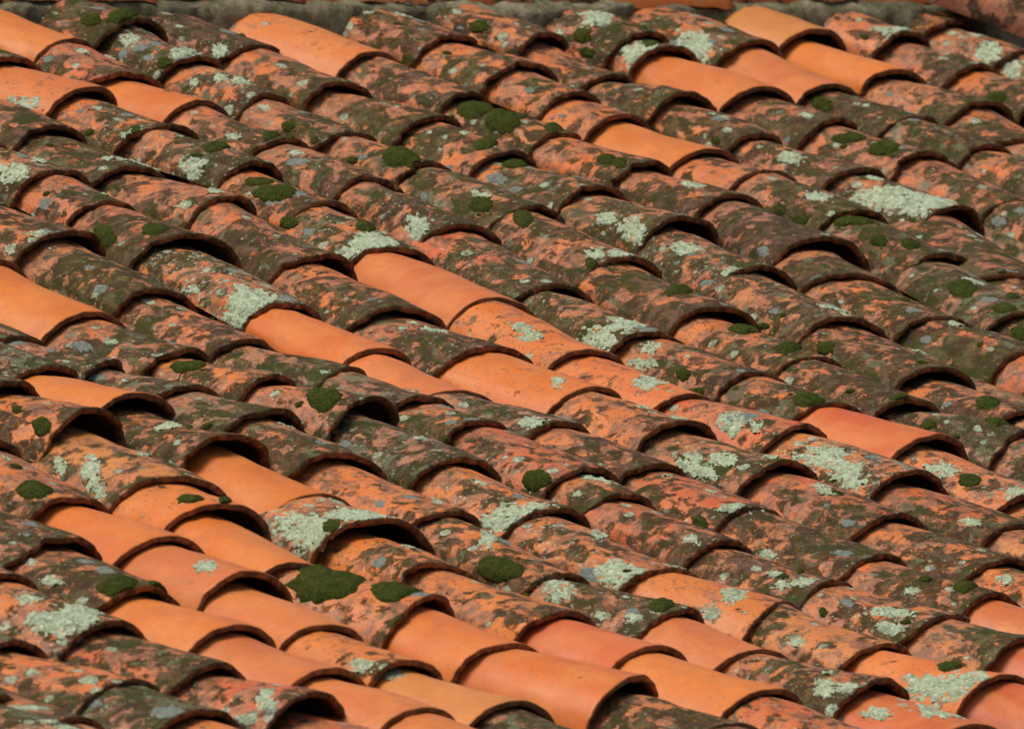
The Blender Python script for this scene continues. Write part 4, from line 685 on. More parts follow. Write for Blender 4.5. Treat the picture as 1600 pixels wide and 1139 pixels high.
    ('L', 137, 0.1971, -0.0711, 0.0269, 0.0388, 2.467),
    ('L', 137, 0.3697, -0.0479, 0.0175, 0.0350, 2.169),
    ('L', 32, 0.2803, -0.1176, 0.0199, 0.0535, 2.527),
    ('L', 32, 0.3472, -0.1471, 0.0131, 0.0252, 2.548),
    ('L', 32, 0.1983, -0.1353, 0.0141, 0.0274, 2.552),
    ('L', 44, 0.2153, -0.1280, 0.0429, 0.0707, 2.788),
    ('L', 44, 0.2630, -0.1252, 0.0362, 0.0511, 2.391),
    ('L', 44, 0.2389, -0.0194, 0.0441, 0.0533, 2.165),
    ('L', 44, 0.2609, 0.0180, 0.0307, 0.0569, 2.346),
    ('L', 69, 0.2905, -0.0889, 0.0405, 0.0467, -2.397),
    ('L', 69, 0.3113, -0.0462, 0.0223, 0.0447, 1.469),
    ('L', 57, 0.2054, -0.0050, 0.0166, 0.0544, 2.327),
    ('L', 56, 0.3071, 0.0384, 0.0116, 0.0534, 2.292),
    ('L', 95, 0.3062, -0.0453, 0.0231, 0.0264, 2.126),
    ('L', 97, 0.3162, -0.0604, 0.0146, 0.0279, 1.169),
    ('L', 98, 0.0545, 0.0419, 0.0194, 0.0593, 2.118),
    ('L', 10, 0.2588, -0.0915, 0.0397, 0.0413, -2.643),
    ('L', 10, 0.2770, -0.0385, 0.0319, 0.0606, 2.064),
    ('L', 10, 0.1736, -0.0447, 0.0166, 0.0261, 1.984),
    ('L', 58, 0.1085, -0.0642, 0.0289, 0.0495, 1.802),
    ('L', 70, 0.3624, -0.0783, 0.0377, 0.0450, 2.844),
    ('L', 70, 0.3950, -0.0534, 0.0144, 0.0236, 1.881),
    ('L', 70, 0.3990, -0.1095, 0.0110, 0.0207, 1.655),
    ('L', 71, 0.2312, -0.0349, 0.0216, 0.0375, 1.714),
    ('L', 71, 0.2193, -0.1171, 0.0183, 0.0239, 1.791),
    ('L', 58, 0.2789, -0.0786, 0.0140, 0.0167, 0.806),
    ('L', 58, 0.2230, -0.1031, 0.0124, 0.0148, -2.615),
    ('L', 24, 0.2430, -0.0475, 0.0173, 0.0318, 2.491),
    ('L', 26, 0.2567, -0.0816, 0.0177, 0.0245, -3.078),
    ('L', 27, 0.0714, -0.0461, 0.0211, 0.0334, 1.755),
    ('L', 12, 0.2492, -0.0790, 0.0147, 0.0464, 2.190),
    ('L', 60, 0.2745, -0.0886, 0.0194, 0.0333, 2.167),
    ('L', 60, 0.3144, -0.0732, 0.0173, 0.0210, 2.541),
    ('L', 60, 0.3239, -0.1508, 0.0124, 0.0174, 1.651),
    ('L', 73, 0.2553, -0.1214, 0.0386, 0.0566, -2.966),
    ('L', 73, 0.2982, -0.0680, 0.0381, 0.0413, -2.844),
    ('L', 61, 0.2040, 0.0259, 0.0343, 0.0678, 2.053),
    ('L', 61, 0.1514, -0.0853, 0.0221, 0.0255, -2.595),
    ('L', 84, 0.2762, -0.0511, 0.0200, 0.0244, 1.576),
    ('L', 85, 0.2492, -0.0584, 0.0236, 0.0360, -2.579),
    ('L', 85, 0.2742, -0.1128, 0.0195, 0.0240, -3.013),
    ('L', 112, 0.1402, -0.0570, 0.0140, 0.0199, 2.293),
    ('L', 6, 0.2863, -0.0461, 0.0150, 0.0157, 1.793),
    ('L', 6, 0.3198, -0.0726, 0.0081, 0.0138, 2.069),
    ('L', 3, 0.3483, -0.0328, 0.0148, 0.0305, 1.019),
    ('L', 16, 0.1920, -0.1105, 0.0135, 0.0215, -2.752),
    ('L', 12, 0.2468, -0.1382, 0.0152, 0.0185, 2.977),
    ('L', 107, 0.2748, -0.0310, 0.0116, 0.0317, 2.251),
    ('L', 134, 0.1408, -0.1287, 0.0174, 0.0305, -2.728),
    ('L', 70, 0.1893, 0.0337, 0.0127, 0.0503, 2.320),
    ('L', 83, 0.3294, -0.0467, 0.0141, 0.0175, 2.527),
    ('G', 75, 0.4044, -0.0492, 0.0162, 0.0233, 2.030),
    ('G', 7, 0.2281, -0.0584, 0.0216, 0.0252, -2.553),
    ('M', 0, 0.3415, -0.0690, 0.0073, 0.0091, 0.038),
    ('L', 1, 0.2680, -0.0087, 0.0209, 0.0331, 2.966),
    ('L', 1, 0.2009, -0.1091, 0.0128, 0.0143, 2.592),
    ('L', 1, 0.2150, -0.0650, 0.0066, 0.0099, 2.154),
    ('L', 1, 0.2120, -0.0074, 0.0110, 0.0142, 1.281),
    ('M', 3, 0.1768, -0.1690, 0.0074, 0.0108, 2.033),
    ('L', 4, 0.2537, 0.0615, 0.0124, 0.0148, 2.367),
    ('L', 4, 0.3088, -0.0690, 0.0107, 0.0130, 2.420),
    ('G', 4, 0.1247, -0.1069, 0.0126, 0.0161, 0.853),
    ('G', 5, 0.1665, -0.1621, 0.0147, 0.0215, 1.358),
    ('L', 6, 0.1794, -0.1715, 0.0067, 0.0101, 0.773),
    ('L', 6, 0.1824, -0.0687, 0.0102, 0.0121, 1.705),
    ('G', 7, 0.1046, -0.0964, 0.0108, 0.0113, 1.031),
    ('G', 8, 0.2226, 0.0404, 0.0116, 0.0145, 0.858),
    ('G', 8, 0.3055, 0.0262, 0.0153, 0.0167, 1.671),
    ('G', 9, 0.3844, -0.0934, 0.0145, 0.0226, 0.715),
    ('G', 9, 0.3158, -0.1296, 0.0138, 0.0213, 0.242),
    ('L', 9, 0.2190, 0.0479, 0.0080, 0.0099, 0.109),
    ('G', 12, 0.2787, -0.1088, 0.0092, 0.0095, 2.939),
    ('L', 12, 0.1651, -0.1542, 0.0127, 0.0173, 0.938),
    ('G', 13, 0.2453, -0.0187, 0.0083, 0.0095, 2.072),
    ('G', 13, 0.2930, -0.0860, 0.0078, 0.0116, 0.512),
    ('G', 14, 0.1700, -0.1411, 0.0188, 0.0235, 0.196),
    ('L', 15, 0.2565, -0.0149, 0.0140, 0.0209, 0.162),
    ('G', 15, 0.3821, -0.0422, 0.0056, 0.0061, 1.870),
    ('G', 15, 0.3396, 0.0135, 0.0132, 0.0158, 0.478),
    ('L', 16, 0.1166, -0.0889, 0.0100, 0.0157, 2.649),
    ('G', 16, 0.2329, -0.0196, 0.0144, 0.0169, 2.663),
    ('G', 16, 0.1774, -0.0144, 0.0137, 0.0160, 1.039),
    ('G', 21, 0.2380, 0.0433, 0.0052, 0.0068, 2.947),
    ('G', 21, 0.3587, 0.0557, 0.0111, 0.0165, 2.981),
    ('G', 22, 0.1778, 0.0314, 0.0062, 0.0099, 0.526),
    ('L', 22, 0.1430, -0.0037, 0.0071, 0.0113, 2.840),
    ('M', 22, 0.1810, -0.0131, 0.0092, 0.0119, 1.645),
    ('G', 28, 0.2387, -0.0900, 0.0133, 0.0152, 1.994),
    ('M', 28, 0.1434, -0.1288, 0.0077, 0.0102, 2.375),
    ('L', 29, 0.1732, 0.0248, 0.0120, 0.0147, 0.797),
    ('G', 30, 0.3044, -0.1629, 0.0090, 0.0115, 2.646),
    ('G', 30, 0.1550, -0.0580, 0.0128, 0.0204, 2.180),
    ('M', 30, 0.1823, -0.0209, 0.0093, 0.0105, 2.507),
    ('L', 32, 0.2695, 0.0100, 0.0097, 0.0124, 2.165),
    ('L', 32, 0.2915, 0.0600, 0.0072, 0.0091, 1.857),
    ('G', 35, 0.3124, -0.0034, 0.0132, 0.0208, 0.525),
    ('G', 38, 0.2284, -0.1353, 0.0110, 0.0124, 0.875),
    ('L', 40, 0.2963, -0.1298, 0.0125, 0.0192, 0.345),
    ('L', 42, 0.1959, -0.0165, 0.0180, 0.0281, 1.874),
    ('L', 44, 0.1301, 0.0277, 0.0127, 0.0156, 1.151),
    ('L', 45, 0.1817, 0.0044, 0.0111, 0.0141, 0.476),
    ('G', 45, 0.2063, -0.0861, 0.0145, 0.0180, 1.786),
    ('M', 46, 0.2603, 0.0297, 0.0073, 0.0094, 2.435),
    ('G', 49, 0.2535, 0.0534, 0.0078, 0.0114, 1.599),
    ('L', 51, 0.1488, -0.0515, 0.0091, 0.0112, 0.405),
    ('G', 52, 0.1618, -0.0053, 0.0083, 0.0130, 1.965),
    ('G', 52, 0.1591, -0.1351, 0.0117, 0.0134, 0.381),
    ('G', 52, 0.0979, -0.0116, 0.0149, 0.0220, 0.935),
    ('L', 53, 0.1748, -0.1361, 0.0107, 0.0118, 1.312),
    ('G', 53, 0.1055, -0.0484, 0.0131, 0.0195, 0.577),
    ('G', 53, 0.2623, -0.0318, 0.0085, 0.0105, 2.342),
    ('G', 54, 0.1195, 0.0576, 0.0142, 0.0185, 2.769),
    ('L', 54, 0.1038, -0.1204, 0.0116, 0.0169, 1.083),
    ('M', 54, 0.2330, -0.1248, 0.0082, 0.0106, 1.331),
    ('L', 55, 0.1082, 0.0327, 0.0124, 0.0149, 0.740),
    ('L', 55, 0.1388, -0.1135, 0.0143, 0.0220, 2.659),
    ('G', 55, 0.1327, -0.1225, 0.0067, 0.0078, 1.978),
    ('G', 55, 0.2441, -0.0072, 0.0107, 0.0133, 2.398),
    ('G', 56, 0.2897, -0.0146, 0.0133, 0.0162, 0.349),
    ('G', 56, 0.2747, -0.0812, 0.0109, 0.0138, 2.668),
    ('G', 57, 0.2156, 0.0304, 0.0110, 0.0126, 2.404),
    ('G', 58, 0.2659, -0.0566, 0.0121, 0.0135, 0.154),
    ('L', 60, 0.3091, -0.0873, 0.0077, 0.0113, 0.490),
    ('L', 60, 0.2458, -0.0248, 0.0084, 0.0109, 1.787),
    ('M', 60, 0.2508, -0.0389, 0.0061, 0.0061, 2.419),
    ('G', 62, 0.1854, -0.0731, 0.0135, 0.0200, 0.072),
    ('G', 65, 0.1512, -0.1114, 0.0147, 0.0198, 0.228),
    ('G', 65, 0.2491, 0.0426, 0.0093, 0.0099, 1.067),
    ('G', 66, 0.2682, 0.0129, 0.0079, 0.0122, 0.324),
    ('G', 66, 0.2734, 0.0126, 0.0072, 0.0099, 2.277),
    ('L', 66, 0.2824, 0.0361, 0.0057, 0.0065, 2.841),
    ('M', 67, 0.1858, -0.1042, 0.0071, 0.0083, 2.190),
    ('G', 68, 0.1643, -0.1234, 0.0079, 0.0086, 1.565),
    ('G', 68, 0.2540, 0.0058, 0.0119, 0.0162, 0.528),
    ('G', 68, 0.1613, -0.1121, 0.0125, 0.0126, 2.729),
    ('L', 68, 0.2582, 0.0002, 0.0118, 0.0140, 2.999),
    ('G', 69, 0.2461, -0.0057, 0.0127, 0.0131, 2.628),
    ('L', 69, 0.1620, -0.0304, 0.0092, 0.0139, 0.572),
    ('L', 69, 0.2688, -0.0807, 0.0090, 0.0098, 1.899),
    ('G', 70, 0.3179, -0.1189, 0.0192, 0.0237, 2.414),
    ('G', 70, 0.3185, 0.0374, 0.0059, 0.0070, 1.939),
    ('L', 70, 0.3709, 0.0407, 0.0077, 0.0091, 2.655),
    ('L', 70, 0.3880, 0.0473, 0.0102, 0.0106, 2.113),
    ('M', 70, 0.3769, -0.0667, 0.0072, 0.0089, 1.505),
    ('L', 72, 0.2128, -0.0972, 0.0147, 0.0209, 2.627),
    ('G', 76, 0.2337, -0.0576, 0.0071, 0.0100, 0.052),
    ('G', 76, 0.3039, -0.0968, 0.0126, 0.0170, 1.356),
    ('L', 76, 0.3052, -0.1188, 0.0079, 0.0087, 1.924),
    ('M', 77, 0.2043, 0.0372, 0.0052, 0.0054, 2.359),
    ('L', 78, 0.2702, -0.0526, 0.0069, 0.0085, 1.245),
    ('G', 78, 0.2698, -0.1631, 0.0080, 0.0101, 2.704),
    ('L', 79, 0.2054, -0.1657, 0.0083, 0.0097, 2.284),
    ('G', 80, 0.1073, 0.0373, 0.0122, 0.0132, 2.301),
    ('G', 80, 0.2170, -0.0523, 0.0106, 0.0145, 1.994),
    ('G', 80, 0.2298, -0.0105, 0.0129, 0.0200, 0.129),
    ('G', 81, 0.1235, 0.0498, 0.0092, 0.0123, 0.103),
    ('G', 81, 0.2076, 0.0567, 0.0061, 0.0094, 1.606),
    ('L', 82, 0.1175, 0.0010, 0.0216, 0.0321, 0.548),
    ('L', 82, 0.1522, -0.0756, 0.0068, 0.0086, 0.563),
    ('L', 84, 0.2450, -0.0853, 0.0136, 0.0162, 1.257),
    ('G', 84, 0.2677, -0.1346, 0.0104, 0.0119, 1.032),
    ('L', 84, 0.2186, -0.0547, 0.0118, 0.0177, 0.163),
    ('M', 84, 0.2356, -0.0546, 0.0081, 0.0105, 1.519),
    ('G', 85, 0.1611, -0.0737, 0.0105, 0.0167, 2.481),
    ('L', 85, 0.2753, -0.1140, 0.0138, 0.0187, 2.474),
    ('M', 85, 0.2900, -0.0836, 0.0085, 0.0100, 2.972),
    ('G', 86, 0.1532, 0.0571, 0.0135, 0.0199, 1.292),
    ('G', 88, 0.3034, 0.0212, 0.0096, 0.0113, 2.792),
    ('L', 89, 0.2202, 0.0056, 0.0141, 0.0172, 2.360),
    ('G', 89, 0.1896, -0.0088, 0.0089, 0.0116, 1.543),
    ('G', 89, 0.1762, 0.0125, 0.0110, 0.0146, 0.416),
    ('L', 90, 0.1926, 0.0302, 0.0097, 0.0142, 2.196),
    ('G', 90, 0.1605, -0.1106, 0.0141, 0.0177, 1.920),
    ('M', 90, 0.1428, -0.0821, 0.0079, 0.0093, 1.783),
    ('L', 91, 0.1500, -0.1565, 0.0128, 0.0156, 0.363),
    ('G', 92, 0.3578, -0.0260, 0.0068, 0.0083, 1.085),
    ('G', 92, 0.3783, -0.0813, 0.0113, 0.0152, 2.413),
    ('G', 92, 0.4149, 0.0177, 0.0145, 0.0215, 2.377),
    ('L', 92, 0.2633, -0.1141, 0.0129, 0.0137, 1.770),
    ('L', 92, 0.1584, -0.0119, 0.0054, 0.0063, 0.872),
    ('G', 92, 0.2497, 0.0057, 0.0136, 0.0158, 0.223),
    ('G', 95, 0.3079, 0.0463, 0.0143, 0.0189, 0.769),
    ('L', 97, 0.1223, -0.0036, 0.0089, 0.0103, 1.329),
    ('G', 97, 0.1994, 0.0357, 0.0079, 0.0113, 1.249),
    ('L', 98, 0.3092, -0.1550, 0.0111, 0.0153, 0.595),
    ('G', 98, 0.3184, -0.0403, 0.0133, 0.0169, 0.587),
    ('L', 98, 0.2028, -0.1251, 0.0143, 0.0186, 1.117),
    ('L', 99, 0.2220, -0.0991, 0.0104, 0.0137, 0.551),
    ('L', 101, 0.2482, -0.0636, 0.0116, 0.0153, 1.888),
    ('L', 101, 0.2679, -0.1194, 0.0102, 0.0121, 0.018),
    ('M', 101, 0.2049, 0.0049, 0.0082, 0.0121, 0.020),
    ('L', 102, 0.2622, -0.0054, 0.0097, 0.0132, 1.875),
    ('L', 102, 0.3040, 0.0530, 0.0181, 0.0279, 0.409),
    ('L', 102, 0.2781, 0.0122, 0.0101, 0.0133, 1.979),
    ('M', 102, 0.1378, -0.0491, 0.0076, 0.0080, 2.645),
    ('L', 103, 0.3017, -0.0769, 0.0119, 0.0187, 0.290),
    ('G', 103, 0.2367, 0.0241, 0.0102, 0.0112, 2.277),
    ('L', 103, 0.2932, 0.0122, 0.0135, 0.0213, 2.768),
    ('G', 105, 0.2573, -0.1722, 0.0107, 0.0136, 1.913),
    ('G', 105, 0.3415, -0.0418, 0.0067, 0.0090, 1.629),
    ('G', 106, 0.2101, 0.0603, 0.0060, 0.0070, 1.163),
    ('L', 106, 0.1340, -0.0100, 0.0091, 0.0131, 0.448),
    ('L', 106, 0.1950, -0.0123, 0.0179, 0.0198, 1.041),
    ('L', 108, 0.2031, 0.0088, 0.0092, 0.0108, 2.554),
    ('L', 108, 0.2941, -0.0055, 0.0142, 0.0169, 2.471),
    ('L', 109, 0.3055, -0.0008, 0.0128, 0.0181, 2.177),
    ('L', 109, 0.2317, -0.1280, 0.0180, 0.0288, 0.107),
    ('G', 110, 0.3123, -0.1045, 0.0119, 0.0128, 1.113),
    ('L', 110, 0.1975, -0.0327, 0.0204, 0.0235, 0.338),
    ('G', 110, 0.2442, -0.0798, 0.0052, 0.0078, 1.742),
    ('M', 110, 0.2253, -0.0206, 0.0085, 0.0126, 0.152),
    ('G', 111, 0.2798, -0.1224, 0.0060, 0.0066, 0.893),
    ('L', 112, 0.2284, -0.1408, 0.0202, 0.0309, 1.909),
    ('G', 115, 0.1338, -0.0767, 0.0080, 0.0086, 0.042),
    ('L', 115, 0.1495, -0.0346, 0.0081, 0.0085, 1.439),
    ('G', 115, 0.2033, -0.0014, 0.0107, 0.0119, 0.565),
    ('M', 115, 0.2069, -0.1304, 0.0094, 0.0136, 1.459),
    ('G', 116, 0.2458, -0.0672, 0.0058, 0.0066, 2.195),
    ('M', 116, 0.2434, -0.0608, 0.0089, 0.0118, 0.926),
    ('G', 117, 0.1970, -0.0711, 0.0064, 0.0081, 0.711),
    ('G', 117, 0.2701, -0.0294, 0.0185, 0.0226, 0.060),
    ('L', 117, 0.1889, -0.0906, 0.0054, 0.0060, 0.274),
    ('G', 117, 0.2094, -0.1138, 0.0089, 0.0136, 0.698),
    ('G', 117, 0.2739, -0.0766, 0.0071, 0.0110, 1.209),
    ('G', 117, 0.2542, -0.0879, 0.0098, 0.0127, 2.430),
    ('G', 118, 0.1578, -0.1081, 0.0080, 0.0083, 2.897),
    ('G', 118, 0.2357, 0.0340, 0.0086, 0.0096, 0.063),
    ('G', 118, 0.1731, -0.1089, 0.0135, 0.0145, 0.985),
    ('G', 122, 0.2301, -0.0525, 0.0222, 0.0334, 1.153),
    ('G', 122, 0.2344, -0.0352, 0.0105, 0.0152, 0.245),
    ('G', 123, 0.2762, -0.0103, 0.0137, 0.0146, 0.706),
    ('G', 123, 0.3525, -0.0028, 0.0108, 0.0122, 2.440),
    ('G', 123, 0.3152, 0.0191, 0.0104, 0.0151, 0.144),
    ('L', 124, 0.2819, -0.0751, 0.0147, 0.0170, 0.202),
    ('G', 125, 0.1989, 0.0159, 0.0080, 0.0109, 2.096),
    ('L', 127, 0.1556, -0.0181, 0.0112, 0.0158, 0.207),
    ('L', 127, 0.1869, 0.0497, 0.0110, 0.0164, 0.934),
    ('G', 127, 0.1299, -0.1021, 0.0133, 0.0140, 2.519),
    ('L', 129, 0.2277, -0.0730, 0.0133, 0.0154, 0.475),
    ('M', 129, 0.2846, 0.0407, 0.0053, 0.0077, 2.569),
    ('G', 130, 0.2177, -0.0678, 0.0166, 0.0217, 0.598),
    ('L', 130, 0.1811, -0.0395, 0.0120, 0.0153, 2.774),
    ('G', 132, 0.2801, 0.0218, 0.0132, 0.0178, 1.633),
    ('G', 133, 0.3144, 0.0347, 0.0059, 0.0065, 2.553),
    ('G', 133, 0.3679, 0.0064, 0.0069, 0.0089, 2.828),
    ('G', 133, 0.3663, -0.0181, 0.0173, 0.0191, 1.495),
    ('G', 134, 0.3421, -0.0405, 0.0096, 0.0104, 1.419),
    ('G', 134, 0.2947, 0.0636, 0.0054, 0.0082, 2.014),
    ('G', 135, 0.1983, -0.1338, 0.0141, 0.0205, 2.960),
    ('G', 137, 0.2026, -0.1193, 0.0129, 0.0154, 1.109),
    ('G', 138, 0.2926, 0.0398, 0.0101, 0.0131, 1.588),
    ('L', 138, 0.2464, -0.0722, 0.0116, 0.0148, 2.854),
    ('G', 139, 0.1060, -0.1513, 0.0107, 0.0138, 1.886),
    ('G', 139, 0.2156, -0.0210, 0.0096, 0.0142, 0.726),
    ('G', 140, 0.1083, 0.0408, 0.0127, 0.0138, 1.242),
    ('G', 140, 0.1824, -0.0610, 0.0145, 0.0168, 0.688),
    ('G', 140, 0.2726, -0.0316, 0.0197, 0.0238, 2.863),
    ('L', 140, 0.1502, -0.0599, 0.0077, 0.0123, 1.352),
    ('G', 140, 0.1601, -0.0940, 0.0102, 0.0138, 2.196),
    ('G', 140, 0.2282, -0.0780, 0.0123, 0.0126, 1.370),
    ('G', 140, 0.1851, -0.0263, 0.0128, 0.0147, 1.692),
    ('L', 141, 0.2539, -0.0177, 0.0061, 0.0094, 0.324),
    ('M', 141, 0.2198, 0.0132, 0.0097, 0.0120, 0.150),
    ('L', 142, 0.1082, -0.0723, 0.0113, 0.0151, 2.723),
    ('G', 142, 0.1648, -0.0006, 0.0081, 0.0104, 2.933),
    ('G', 143, 0.1939, -0.0715, 0.0094, 0.0111, 1.787),
    ('L', 144, 0.2763, -0.0466, 0.0137, 0.0205, 0.251),
    ('G', 144, 0.1711, -0.1285, 0.0091, 0.0107, 2.157),
    ('G', 144, 0.3424, 0.0409, 0.0099, 0.0101, 1.701),
    ('M', 145, 0.3518, -0.0478, 0.0054, 0.0077, 2.332),
    ('M', 148, 0.2766, -0.0683, 0.0088, 0.0093, 0.764),
    ('G', 149, 0.1217, -0.1424, 0.0157, 0.0242, 1.318),
    ('L', 149, 0.2721, -0.0611, 0.0054, 0.0063, 0.354),
    ('M', 149, 0.2139, -0.1067, 0.0097, 0.0117, 0.492),
    ('L', 150, 0.1525, 0.0226, 0.0098, 0.0149, 0.195),
    ('L', 151, 0.2411, -0.1394, 0.0099, 0.0144, 0.766),
    ('G', 151, 0.2073, 0.0179, 0.0138, 0.0165, 0.693),
    ('M', 151, 0.2227, 0.0454, 0.0075, 0.0086, 1.875),
    ('L', 154, 0.1703, -0.0088, 0.0092, 0.0102, 0.978),
    ('G', 154, 0.2350, -0.1443, 0.0104, 0.0110, 2.622),
    ('G', 155, 0.2507, 0.0332, 0.0132, 0.0140, 2.039),
    ('G', 155, 0.1382, -0.0960, 0.0184, 0.0232, 0.200),
    ('G', 155, 0.1963, -0.1093, 0.0104, 0.0160, 0.879),
    ('G', 155, 0.1487, -0.1322, 0.0148, 0.0161, 1.512),
    ('G', 157, 0.3399, -0.1301, 0.0136, 0.0185, 0.748),
    ('G', 157, 0.2244, -0.0743, 0.0080, 0.0089, 2.331),
    ('G', 157, 0.2219, -0.1128, 0.0052, 0.0079, 1.169),
    ('L', 158, 0.3580, -0.0010, 0.0161, 0.0248, 0.977),
    ('L', 158, 0.4019, -0.0042, 0.0102, 0.0131, 2.382),
    ('G', 158, 0.3398, 0.0595, 0.0064, 0.0102, 1.579),
    ('G', 158, 0.3000, 0.0425, 0.0153, 0.0194, 2.397),
    ('G', 158, 0.2951, -0.1054, 0.0102, 0.0102, 2.541),
    ('M', 158, 0.3272, -0.1051, 0.0073, 0.0074, 2.398),
    ('L', 159, 0.2536, 0.0510, 0.0114, 0.0166, 1.185),
    ('M', 159, 0.3362, -0.0211, 0.0091, 0.0115, 0.709),
    ('G', 160, 0.2144, -0.0904, 0.0096, 0.0120, 0.492),
    ('L', 161, 0.1872, 0.0437, 0.0100, 0.0122, 0.083),
    ('G', 164, 0.2297, -0.0894, 0.0134, 0.0147, 0.573),
    ('L', 166, 0.2205, -0.0149, 0.0223, 0.0280, 2.278),
    ('G', 167, 0.3533, -0.1507, 0.0130, 0.0178, 2.958),
    ('L', 167, 0.3756, 0.0045, 0.0056, 0.0076, 0.069),
    ('G', 169, 0.2977, -0.0386, 0.0124, 0.0166, 1.552),
    ('M', 169, 0.2198, 0.0122, 0.0092, 0.0102, 1.619),
    ('L', 170, 0.1248, -0.0023, 0.0138, 0.0196, 2.403),
    ('G', 170, 0.1213, -0.1121, 0.0128, 0.0137, 2.774),
    ('M', 170, 0.2305, -0.0663, 0.0066, 0.0086, 1.882),
    ('G', 171, 0.2362, -0.0805, 0.0064, 0.0072, 1.437),
    ('G', 171, 0.2969, 0.0014, 0.0101, 0.0141, 2.296),
    ('L', 172, 0.1092, -0.0456, 0.0098, 0.0117, 0.769),
    ('G', 172, 0.2442, -0.0350, 0.0075, 0.0102, 0.718),
    ('G', 172, 0.1898, 0.0233, 0.0126, 0.0168, 1.710),
    ('L', 172, 0.1588, 0.0097, 0.0116, 0.0168, 0.967),
    ('G', 172, 0.1083, -0.0199, 0.0059, 0.0086, 1.249),
    ('M', 172, 0.1941, -0.0543, 0.0071, 0.0085, 1.310),
    ('M', 173, 0.1328, -0.0713, 0.0095, 0.0103, 0.824),
    ('G', 174, 0.1766, -0.0698, 0.0102, 0.0117, 2.022),
    ('M', 174, 0.1425, 0.0362, 0.0071, 0.0099, 2.433),
    ('G', 175, 0.1166, -0.1081, 0.0070, 0.0108, 0.371),
    ('L', 178, 0.2513, -0.0312, 0.0208, 0.0290, 0.245),
    ('G', 180, 0.3937, -0.0459, 0.0146, 0.0184, 1.190),
    ('L', 180, 0.2626, -0.0072, 0.0147, 0.0195, 0.604),
    ('G', 181, 0.2760, -0.0889, 0.0056, 0.0068, 2.772),
    ('L', 181, 0.2199, -0.0284, 0.0074, 0.0105, 2.495),
    ('L', 181, 0.3142, -0.1523, 0.0077, 0.0121, 1.368),
    ('G', 181, 0.2102, 0.0618, 0.0143, 0.0209, 0.720),
    ('G', 182, 0.1426, -0.1024, 0.0060, 0.0090, 0.106),
    ('L', 183, 0.2562, -0.1223, 0.0112, 0.0166, 2.754),
    ('G', 183, 0.1442, -0.1021, 0.0094, 0.0126, 0.208),
    ('G', 185, 0.2019, -0.0297, 0.0105, 0.0134, 0.607),
    ('G', 187, 0.2436, -0.1428, 0.0082, 0.0091, 1.806),
    ('L', 187, 0.1206, 0.0097, 0.0128, 0.0181, 2.348),
    ('G', 187, 0.2680, 0.0240, 0.0093, 0.0123, 1.712),
    ('G', 188, 0.5453, -0.0351, 0.0115, 0.0174, 0.698),
    ('G', 189, 0.1782, -0.0281, 0.0132, 0.0172, 2.140),
    ('G', 190, 0.2261, -0.0508, 0.0107, 0.0150, 1.924),
    ('L', 190, 0.1591, -0.1304, 0.0120, 0.0124, 1.020),
    ('M', 190, 0.2734, 0.0254, 0.0075, 0.0084, 1.019),
    ('G', 191, 0.0932, 0.0161, 0.0083, 0.0132, 0.855),
    ('M', 191, 0.1192, -0.0884, 0.0066, 0.0081, 0.958),
    ('G', 193, 0.1728, -0.0506, 0.0063, 0.0066, 0.753),
    ('G', 193, 0.2474, -0.1266, 0.0060, 0.0090, 1.733),
    ('G', 194, 0.1540, 0.0553, 0.0054, 0.0064, 1.246),
    ('G', 194, 0.2960, -0.0246, 0.0070, 0.0085, 1.222),
    ('M', 194, 0.1749, -0.0777, 0.0084, 0.0099, 2.196),
    ('G', 196, 0.1181, -0.1195, 0.0163, 0.0168, 2.186),
    ('G', 196, 0.1836, -0.0885, 0.0138, 0.0150, 0.189),
    ('G', 196, 0.1394, -0.0623, 0.0112, 0.0113, 2.178),
    ('G', 197, 0.2482, -0.0825, 0.0080, 0.0116, 2.102),
    ('G', 197, 0.1776, -0.1374, 0.0121, 0.0177, 2.094),
    ('G', 197, 0.2229, -0.0032, 0.0147, 0.0172, 0.844),
    ('M', 197, 0.1795, 0.0426, 0.0055, 0.0082, 2.247),
    ('G', 199, 0.2685, 0.0233, 0.0082, 0.0088, 0.686),
    ('G', 200, 0.0984, -0.0219, 0.0128, 0.0167, 0.048),
    ('G', 204, 0.1245, -0.1088, 0.0082, 0.0094, 2.490),
    ('G', 204, 0.1222, -0.1094, 0.0059, 0.0092, 2.990),
    ('L', 205, 0.0938, -0.1292, 0.0101, 0.0127, 1.003),
    ('L', 205, 0.1468, -0.0549, 0.0083, 0.0097, 2.141),
    ('G', 206, 0.2637, -0.0152, 0.0094, 0.0148, 1.341),
    ('G', 206, 0.2091, -0.0244, 0.0105, 0.0132, 0.517),
    ('L', 206, 0.1941, 0.0480, 0.0093, 0.0099, 1.642),
    ('L', 207, 0.1937, -0.0312, 0.0066, 0.0066, 2.311),
    ('L', 207, 0.2554, -0.0353, 0.0150, 0.0185, 1.233),
    ('M', 207, 0.2502, -0.0908, 0.0087, 0.0129, 2.562),
    ('M', 209, 0.1350, 0.0236, 0.0064, 0.0065, 0.675),
    ('L', 210, 0.1076, -0.1222, 0.0082, 0.0087, 2.891),
    ('M', 210, 0.1495, -0.0750, 0.0088, 0.0105, 1.024),
    ('L', 211, 0.2483, -0.1423, 0.0085, 0.0130, 2.039),
    ('G', 211, 0.2078, -0.1423, 0.0175, 0.0212, 1.688),
    ('L', 211, 0.1576, -0.0019, 0.0125, 0.0158, 0.063),
    ('L', 211, 0.2025, -0.1312, 0.0091, 0.0136, 2.558),
    ('L', 211, 0.1132, -0.0343, 0.0092, 0.0111, 1.008),
]
BED_OFF = 0.1823
tiles = [Tile(t) for t in TILES]
for t in tiles: t.build()
for (kind, i, cs, ct, r0, r1, ang) in PATCHES: patch(tiles[i], kind, cs, ct, r0, r1, ang)

